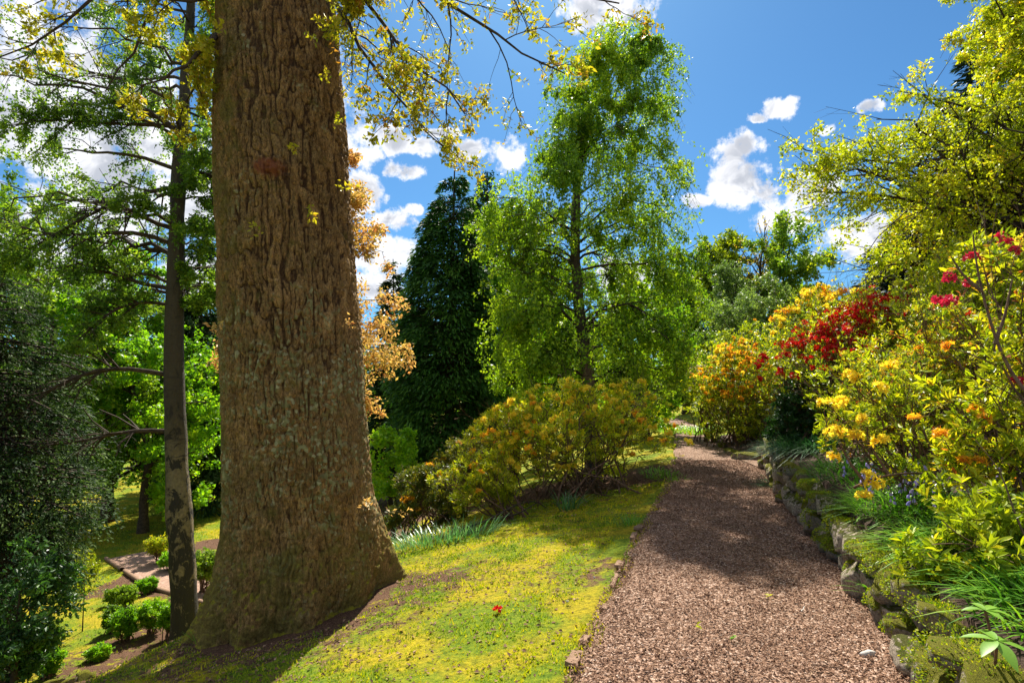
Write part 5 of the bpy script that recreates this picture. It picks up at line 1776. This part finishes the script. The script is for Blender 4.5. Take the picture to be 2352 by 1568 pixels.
# lower stones bordering the bed beyond the side path
edge = thing('stone_edging', 'line of small mossy stones at the foot of the orange azalea mound', 'edging', (pathR(14.5), 14.5, 0))
for (px, py, Y, s) in [(1757, 1038, 12.6, 0.16), (1735, 1043, 13.2, 0.22), (1718, 1052, 13.0, 0.2), (1700, 1054, 13.2, 0.17), (1688, 1047, 13.9, 0.15), (1672, 1042, 14.6, 0.13), (1655, 1030, 16.0, 0.13), (1640, 1018, 17.6, 0.12), (1630, 1010, 18.8, 0.12)]:
    p = P(px, py, Y)
    inst('stone', SM[int(r_.integers(5))], edge, (p[0], p[1], s * 0.35), (0, 0, r_.uniform(0, 3)), (s * 1.1, s * 0.8, s * 0.7), edge.location)
# row of stones in the hollow at the bottom left
edge = thing('stone_edging', 'row of mossy boulders bordering the hollow at the bottom left', 'edging', gp(-8.0, 9.4))
for (px, Y, s) in [(20, 9.1, 0.10), (55, 9.1, 0.12), (78, 9.15, 0.09), (122, 9.2, 0.15), (160, 9.3, 0.11), (190, 9.45, 0.12), (212, 9.5, 0.08)]:
    x = P(px, 1530, Y)[0]
    inst('stone', SM[int(r_.integers(5))], edge, gp(x, Y, s * 0.3), (0, 0, r_.uniform(0, 3)), (s * 1.25, s * 0.8, s * 0.75), edge.location)

# timber pieces edging the lawn
edging = thing('timber_edging', 'broken line of weathered boards between lawn and bark path', 'edging', (0.8, 4.6, 0.0))


def board_mesh(L, W, T, seed):
    r = np.random.default_rng(seed)
    bm = bmesh.new()
    bmesh.ops.create_cube(bm, size=1.0)
    bmesh.ops.scale(bm, vec=(W, L, T), verts=bm.verts)
    bmesh.ops.bevel(bm, geom=bm.edges[:], offset=T * 0.12, segments=1, affect='EDGES')
    bmesh.ops.subdivide_edges(bm, edges=[e for e in bm.edges if e.calc_length() > W * 0.6], cuts=2)
    for v in bm.verts:
        v.co += Vector(r.normal(size=3) * T * 0.06)
    me = bpy.data.meshes.new('plank')
    bm.to_mesh(me)
    bm.free()
    me.materials.append(M_WOOD)
    return me


for i, (px, py, L, W) in enumerate([(1469, 1212, 0.20, 0.085), (1455, 1232, 0.22, 0.05), (1424, 1297, 0.15, 0.07), (1412, 1335, 0.3, 0.03), (1388, 1398, 0.10, 0.05), (1343, 1472, 0.10, 0.05), (1320, 1515, 0.17, 0.07)]):
    Y = _gy(py)
    p = P(px, py, Y)
    dx = (pathL(Y + 0.3) - pathL(Y)) / 0.3
    inst('plank', board_mesh(L, W, 0.03, i), edging, (p[0], Y, 0.008), (r_.uniform(-0.05, 0.05), r_.uniform(-0.05, 0.05), -math.atan(dx) + r_.uniform(-0.15, 0.15)), 1.0, edging.location)

# loose things on path and lawn
def lone_stone(name, label, cat, px, py, s, mat, z=None):
    Y = _gy(py)
    x = P(px, py, Y)[0]
    for _ in range(6):
        zz = float(gz(x, Y))
        Y = (H - zz) / math.tan(math.atan((py - CY) / F) - PITCH)
        x = P(px, py, Y)[0]
    me = stone_mesh(name, mat, int(px), 2)
    o = bpy.data.objects.new(name, me)
    o.location = (x, Y, zz + s[2] * 0.5 + 0.012)
    o.scale = s
    o.rotation_euler = (0, 0, r_.uniform(-0.4, 0.4))
    C.objects.link(o)
    return tag(o, label, cat)


lone_stone('loose_stone', 'flat grey stone lying on the path near the wall', 'stone', 1994, 1508, (0.05, 0.028, 0.02), M_PEBBLE)
lone_stone('white_pebble', 'small white pebble on the lawn near the path edge', 'pebble', 1303, 1386, (0.012, 0.010, 0.01), M_PEBBLE)
lone_stone('white_pebble', 'white pebble higher up the lawn by the timber edging', 'pebble', 1365, 1330, (0.010, 0.008, 0.008), M_PEBBLE)


def ground_pt(px, py, dz=0.0):
    Y = _gy(py)
    x = P(px, py, Y)[0]
    for _ in range(8):
        zz = float(gz(x, Y))
        Y = (H - zz) / math.tan(math.atan((py - CY) / F) - PITCH)
        x = P(px, py, Y)[0]
    return np.array([x, Y, zz + dz])


fp = ground_pt(1140, 1412, 0.045)
mb = MB()
r5 = np.random.default_rng(12)
kites(mb, np.repeat(fp[None], 10, 0) + r5.normal(size=(10, 3)) * 0.008, rdir(10, r5) + np.array([0, 0, 0.4]), rdir(10, r5), 0.042, 0.032, 0, r5.uniform(0.3, 1, 10), 0.2, 0.6)
tag(mb.build('fallen_blossom', M_REDF, None, fp), 'single red blossom fallen on the lawn', 'flower')
for i, (px, py, cc) in enumerate([(1690, 1478, 'bright green'), (1600, 1450, 'pale'), (1770, 1380, 'yellow')]):
    q = ground_pt(px, py, 0.04)
    mb = MB()
    kites(mb, np.repeat(q[None], 3, 0), nrm(rdir(3, r5) * np.array([1, 1, 0.2])), rdir(3, r5) * 0.3 + np.array([0, 0, 1.0]), 0.045, 0.026, 0, 0.4 + 0.2 * i)
    tag(mb.build('fallen_leaf', M_LIME if i == 0 else M_YELLOWG, None, q), ['fresh green leaf sprig dropped in the middle of the path', 'pale leaf sprig on the left half of the path', 'yellowish leaf sprig lying farther up the path'][i], 'leaf')
for i, (px, py, a, L) in enumerate([(1845, 1410, 0.9, 0.10), (1775, 1355, 0.3, 0.12), (1640, 1500, 1.4, 0.08), (1900, 1545, -0.3, 0.16)]):
    q = ground_pt(px, py, 0.035)
    mb = MB()
    ln = np.stack([q + np.array([cos(a), sin(a), 0]) * L * (t - 0.5) + np.array([0, 0, 0.006 * sin(t * 9)]) for t in np.linspace(0, 1, 5)])
    tubes(mb, ln[None], np.full((1, 5), 0.0035), 5)
    tag(mb.build('fallen_twig', M_PEBBLE if i == 0 else M_STEM, None, q), ['pale peeled twig on the path', 'thin brown twig across the middle of the path', 'short dark twig near the bottom of the path', 'longer brown twig near the foot of the wall'][i], 'twig')


# ------------------------------------------------------------------ bluebells, daffodil leaves, tufts
def strap_clump(name, label, cat, c, rx, ry, n, L, W, mat, seed, tint=(0.5, 0.22), lean=(0, 0, 0), bend=0.7, group=None, zoff=0.0):
    r = np.random.default_rng(seed)
    a = r.uniform(0, 2 * pi, n)
    q = np.sqrt(r.uniform(0, 1, n))
    x = c[0] + np.cos(a) * rx * q
    y = c[1] + np.sin(a) * ry * q
    z = np.where(x > pathR(y) + 0.1, gz_right(np.maximum(x - pathR(y), 0), y), np.where(x > pathR(y), wall_h(y), gz(x, y))) + zoff - 0.02
    pos = np.stack([x, y, z], 1)
    d = np.stack([np.cos(a) * 0.55 * q, np.sin(a) * 0.55 * q, np.ones(n)], 1) + r.normal(size=(n, 3)) * 0.28 + np.array(lean)
    mb_ = MB()
    LL = L * r.uniform(0.6, 1.25, n)
    blades(mb_, pos, d, LL, W * r.uniform(0.7, 1.3, n), 5, bend * r.uniform(0.4, 1.5, n), 0, np.clip(tint[0] + r.normal(size=n) * tint[1], 0, 1), r)
    base = (float(c[0]), float(c[1]), float(z.min()))
    return tag(mb_.build(name, mat, None, base), label, cat, group)


strap_clump('bluebell_leaves', 'thick tuft of arching bright green bluebell leaves on top of the wall', 'plant', (pathR(5.0) + 0.60, 5.0), 0.36, 0.65, 800, 0.25, 0.012, M_STRAP, 700, lean=(-0.15, -0.1, 0), bend=0.9)
strap_clump('bluebell_leaves', 'second leaf tuft spilling between the mossy stones near the corner', 'plant', (pathR(3.75) + 0.62, 3.75), 0.36, 0.65, 900, 0.24, 0.011, M_STRAP, 701, tint=(0.6, 0.25), lean=(-0.15, -0.1, 0), bend=1.0)
strap_clump('bluebell_leaves', 'leaf tuft at the right edge under the nearest azalea', 'plant', (pathR(3.1) + 0.9, 3.0), 0.6, 0.7, 900, 0.24, 0.012, M_STRAP, 702, tint=(0.4, 0.25), bend=0.9)
strap_clump('bluebell_leaves', 'darker leaf tuft in the shade at the middle of the wall', 'plant', (pathR(6.4) + 0.62, 6.5), 0.4, 0.8, 500, 0.28, 0.013, M_STRAP, 703, tint=(0.15, 0.2), lean=(-0.1, 0, 0), bend=1.0)
strap_clump('bluebell_leaves', 'low leaf tuft behind the nearest stones at the bottom right', 'plant', (pathR(2.7) + 0.65, 2.7), 0.4, 0.5, 600, 0.20, 0.011, M_STRAP, 712, tint=(0.5, 0.25), bend=0.9)
strap_clump('grass_tuft', 'blue green grass tuft hanging over the shaded far end of the wall', 'plant', (pathR(8.8) + 0.42, 8.9), 0.33, 0.9, 800, 0.38, 0.010, M_DAFF, 704, tint=(0.0, 0.25), lean=(-0.35, -0.1, 0), bend=1.2)
strap_clump('grass_tuft', 'low light tuft growing at the foot of the wall stones', 'plant', (pathR(4.25) + 0.02, 4.2), 0.05, 0.08, 26, 0.2, 0.009, M_STRAP, 705, lean=(-0.3, 0, 0), zoff=-0.28)
strap_clump('daffodil_leaves', 'bluish daffodil leaves at the lawn edge right of the oak', 'plant', (-0.95, 7.8), 0.75, 0.3, 420, 0.34, 0.011, M_DAFF, 706, tint=(0.6, 0.25), bend=0.5)
strap_clump('daffodil_leaves', 'dark leaf clump at the foot of the yellow azaleas', 'plant', (0.85, 8.7), 0.16, 0.14, 70, 0.36, 0.013, M_DAFF, 707, tint=(0.2, 0.2), bend=0.4)
strap_clump('grass_tuft', 'small green grass tuft where lawn meets path in the shade edge', 'plant', (1.42, 6.95), 0.16, 0.1, 60, 0.17, 0.008, M_STRAP, 708, bend=0.4)
strap_clump('grass_tuft', 'thin grass tuft beside the left root of the oak', 'plant', tuple(ground_pt(452, 1475)[:2]), 0.03, 0.03, 12, 0.16, 0.006, M_STRAP, 709, bend=0.4)
strap_clump('grass_tuft', 'fresh grass growing along the verge below the big azalea', 'plant', (pathL(10.8) - 0.15, 10.8), 0.3, 1.0, 260, 0.16, 0.014, M_STRAP, 710, tint=(0.7, 0.2), bend=0.6)
strap_clump('grass_tuft', 'bright ferny verge where the far path bends', 'plant', (pathR(21.0) - 0.3, 22.5), 1.0, 2.5, 900, 0.28, 0.03, M_STRAP, 711, tint=(0.8, 0.2), bend=0.8)

# bluebell stalks: stem and hanging bells
pb = thing('bluebell', 'pale violet bluebell standing highest above the leaf tuft on the wall', 'flower', (0, 0, 0), group='bluebells on the wall')
mb = MB()
ln = smooth_line([(0, 0, 0), (0.01, 0, 0.15), (0.03, 0, 0.27), (0.06, 0, 0.33)], 8)
tubes(mb, ln[None], taper(np.array([0.003]), 8, 0.6), 4)
mb.build('stem', M_STRAP, pb)
r6 = np.random.default_rng(31)
for k in range(8):
    c = ln[3 + k // 2] + r6.normal(size=3) * 0.006
    d = nrm(np.array([r6.normal(), r6.normal(), -0.3]))
    mb = MB()
    e = c + d * 0.018
    bell = np.stack([e, e + d * 0.008 + np.array([0, 0, -0.008]), e + np.array([0, 0, -0.024]) + d * 0.01])
    tubes(mb, bell[None], np.array([[0.003, 0.009, 0.012]]), 6, 0, r6.uniform(0, 1))
    mb.build('bell', M_BLUEF, pb)
spots = []
for k in range(26):
    if k < 17:
        y_ = r6.uniform(4.4, 6.0)
        x_ = pathR(y_) + r6.uniform(0.12, 0.9)
    else:
        y_ = r6.uniform(3.4, 4.4)
        x_ = pathR(y_) + r6.uniform(0.25, 1.1)
    spots.append((x_, y_, gz_right(max(x_ - pathR(y_), 0), y_)))
for k, (x_, y_, z_) in enumerate(spots):
    o = pb if k == 0 else copy_thing(pb, (0, 0, 0))
    o.location = (float(x_), float(y_), float(z_) + 0.02)
    o.rotation_euler = (0, 0, r6.uniform(0, 6.28))
    o.scale = (r6.uniform(0.8, 1.15),) * 3
    o['label'] = 'violet bluebell among the strap leaves on the wall top' if k < 17 else 'violet bluebell near the corner under the nearest azalea'

# rhododendron seedling with big leaves in the bottom right corner: every leaf a part
rb = ground_pt(2300, 1420)
rb = np.array([P(2310, 1540, 2.5)[0], 2.55, wall_h(2.55) + 0.0])
rh = thing('rhododendron_seedling', 'young rhododendron with large glossy leaves in the bottom right corner', 'plant', rb)
mb = MB()
top = P(2290, 1470, 2.42)
top2 = P(2262, 1400, 2.55)
tubes(mb, np.stack([smooth_line([rb + np.array([0.03, 0.05, -0.1]), (rb + top) / 2, top], 8), smooth_line([rb + np.array([0.03, 0.05, -0.1]), (rb + top2) / 2 + 0.02, top2], 8)]), np.full((2, 8), 0.006), 6)
mb.build('stem', M_STEM, rh, rb)
for ctr, angs, sz in ((top, [(-1.75, -0.35), (-0.55, -0.1), (0.5, 0.0), (1.4, 0.2), (2.5, 0.1), (-2.7, -0.1)], 0.125), (top2, [(0.4, 0.2), (1.6, 0.3), (2.8, 0.1), (-1.3, 0.0), (-0.4, 0.1)], 0.09)):
    for a, zz in angs:
        m_ = MB()
        d = np.array([[cos(a), sin(a), zz]])
        L_, W_ = sz * r6.uniform(0.85, 1.15), sz * 0.40
        t_ = np.linspace(0, 1, 8)
        wd = np.array([0.06, 0.55, 0.86, 1.0, 0.98, 0.8, 0.45, 0.02]) * W_ * 0.5
        dd = nrm(d)[0]
        s_ = nrm(np.cross(dd, [0, 0, 1.0]))
        cl = ctr[None] + dd[None] * (L_ * t_)[:, None] - np.array([0, 0, 1.0])[None] * (L_ * 0.25 * t_ ** 2)[:, None]
        V = np.stack([cl + s_ * wd[:, None] + np.array([0, 0, 1]) * wd[:, None] * 0.25, cl, cl - s_ * wd[:, None] + np.array([0, 0, 1]) * wd[:, None] * 0.25], 1).reshape(-1, 3)
        i_, j_ = np.meshgrid(np.arange(7), np.arange(2), indexing='ij')
        f__ = np.stack([i_ * 3 + j_, i_ * 3 + j_ + 1, (i_ + 1) * 3 + j_ + 1, (i_ + 1) * 3 + j_], -1).reshape(-1, 4)
        m_.add(V, f__, 0, r6.uniform(0.4, 0.9))
        m_.build('leaf', M_SEED, rh, rb)

# ------------------------------------------------------------------ the hollow on the left
def bush_small(px, py, Y, wpx, hpx, mat, seed, label, tint=(0.55, 0.25), name='clipped_bush', foot=0.35):
    b = base_of(px, py, Y)
    top = b[2] + hpx * 0.85 * Y / F
    e = Env([(784, 0, 1), (785, 0, 1)], Y, 1.0)
    hw = wpx * Y / F / 2 * 0.7
    zf = np.array([0.0, 0.25, 0.5, 0.75, 0.93, 1.0])
    wf = np.array([foot, 0.7, 0.95, 1.0, 0.8, 0.35])
    e.z = b[2] + zf * (top - b[2])
    e.l, e.r = b[0] - hw * wf, b[0] + hw * wf
    return shrub(name, label, 'shrub', b, e, mat, seed, nstem=26, n2=6, n3=5, ntip=2, rosette=(6, 0.042, 0.026), basespread=0.08, tint=tint, lo=0.4, stem_r=0.012, z0=0.35, group='small bushes in the hollow')


bush_small(290, 1425, 10.9, 70, 75, M_LIME, 800, 'vase shaped small bush nearest in the hollow', (0.35, 0.25))
bush_small(258, 1412, 11.3, 40, 62, M_MID, 801, 'narrow dark bush just left of the vase shaped one', (0.5, 0.25))
bush_small(350, 1420, 11.2, 62, 85, M_LIME, 802, 'bright green bush on thin stems right of the vase shaped one', (0.6, 0.25))
bush_small(390, 1430, 10.9, 46, 90, M_LIME, 803, 'green bush touching the birch trunk', (0.45, 0.25))
bush_small(293, 1358, 12.6, 52, 52, M_MID, 804, 'round clipped bush in the second row', (0.7, 0.25))
bush_small(262, 1355, 12.9, 36, 36, M_MID, 805, 'small brownish round bush at the left of the second row', (0.8, 0.25))
bush_small(338, 1325, 13.6, 60, 34, M_LIME, 806, 'low leafy plant on the brown path', (0.3, 0.2), foot=0.8)
bush_small(365, 1285, 16.0, 80, 70, M_YELLOWG, 807, 'golden tipped bush left of the birch trunk', (0.5, 0.3))
bush_small(395, 1300, 15.4, 80, 46, M_LIME, 808, 'fresh green bush below the golden tipped one', (0.4, 0.3), foot=0.8)
bush_small(470, 1280, 13.5, 80, 110, M_MID, 809, 'loose green bush between birch and oak', (0.7, 0.3))
bush_small(180, 1290, 14.0, 110, 90, M_YELLOWG, 810, 'loose yellow green bush beside the yew', (0.4, 0.3))
bush_small(120, 1450, 9.6, 70, 60, M_LIME, 811, 'leafy plant beside the laurel', (0.3, 0.3))
bush_small(230, 1470, 10.2, 60, 26, M_LIME, 812, 'low sprouting plant on the lit ground', (0.5, 0.3), foot=0.9)
# sapling
broadleaf('sapling', 'thin sapling with a few yellow leaves in front of the yew', 'tree', 11.4, [(192, 1405), (193, 1370), (194, 1320), (196, 1270)], 0.012,
          [(1255, 175, 215), (1290, 155, 235), (1340, 165, 230), (1370, 180, 210)], M_YELLOWG, 820, nl=14, n2=4, n3=3, nleaf=5, leaf=(0.04, 0.025), rise=0.7, tint=(0.4, 0.2), twr=0.002)
# valley path and its timber border
mb = MB()
a_ = [(-13.5, 13.2), (-11.2, 14.6), (-9.2, 15.6), (-7.6, 15.4), (-6.0, 14.2), (-4.6, 12.8), (-3.2, 11.6)]
cl = smooth_line([(a, b, 0) for a, b in [(-11.0, 17.2), (-9.6, 15.9), (-8.2, 14.6), (-6.6, 13.6), (-5.0, 12.6), (-3.6, 11.4)]], 40)
tn_ = nrm(np.gradient(cl, axis=0))
sd_ = np.stack([-tn_[:, 1], tn_[:, 0], tn_[:, 0] * 0], 1)
ws = np.linspace(-0.75, 0.75, 7)
V = (cl[:, None] + sd_[:, None] * ws[None, :, None]).reshape(-1, 3)
V[:, 2] = gz(V[:, 0], V[:, 1]) + 0.03
mb.add(V, grid_faces(40, 7))
M_VP = rough_mat('valley_path_gravel', (0.16, 0.09, 0.06), (0.42, 0.27, 0.20), 16, bump=0.8)
tag(mb.build('hollow_path', M_VP), 'pinkish brown path winding through the hollow', kind='structure')
for sgn, lab in ((1, 'brown timber border on the far side of the hollow path'), (-1, 'brown timber border on the near side of the hollow path')):
    tb_ = thing('timber_border', lab, 'edging', cl[0])
    for k in range(5):
        seg = cl[k * 8:k * 8 + 8] + sd_[k * 8:k * 8 + 8] * 0.78 * sgn
        seg[:, 2] = gz(seg[:, 0], seg[:, 1]) + 0.05
        m_ = MB()
        tubes(m_, seg[None], np.full((1, 8), 0.055), 6)
        m_.build('log', M_WOOD, tb_, cl[0])

# sticks and stones under the azalea
long_stems('fallen_branch', 'dark crooked branch arching over grass under the yellow azaleas', P(1200, 1160, 8.6),
           [[(1060, 1215, 8.0), (1120, 1195, 8.2), (1180, 1160, 8.5), (1225, 1145, 8.7), (1255, 1165, 8.8)], [(1130, 1192, 8.2), (1190, 1180, 8.5), (1240, 1150, 8.8)]], 0.016, M_LIMB)

# far woodland that closes the view all round
def woodland():
    r = np.random.default_rng(900)
    mb_ = MB()
    n = 60000
    ntree = 260
    ang = r.uniform(0, 2 * pi, ntree)
    rad = r.uniform(52, 85, ntree)
    cx_, cy_ = np.sin(ang) * rad, 10 + np.cos(ang) * rad
    hh = r.uniform(5.5, 9.5, ntree)
    idx = r.integers(0, ntree, n)
    d = rdir(n, r)
    pos = np.stack([cx_[idx], cy_[idx], hh[idx] * 0.42 - 1.5], 1) + d * np.stack([hh[idx] * 0.5, hh[idx] * 0.5, hh[idx] * 0.62], 1) * (r.uniform(0.6, 1, n) ** 0.5)[:, None]
    L = r.uniform(0.35, 0.8, n)
    trileaf(mb_, pos, rdir(n, r), d + rdir(n, r) * 0.6, L, L * 0.8, 0, np.clip(0.4 + 0.25 * _hash(idx, idx, idx, 3) + r.normal(size=n) * 0.2, 0, 1))
    tag(mb_.build('far_woodland', M_MID), 'distant wood closing the view', kind='stuff')


woodland()
tot = 0
for o in bpy.data.meshes:
    tot += sum(1 for _ in [0]) * len(o.loops) // 2 if False else len(o.loops) - 2 * len(o.polygons)
print('triangles', tot, 'objects', len(bpy.data.objects))
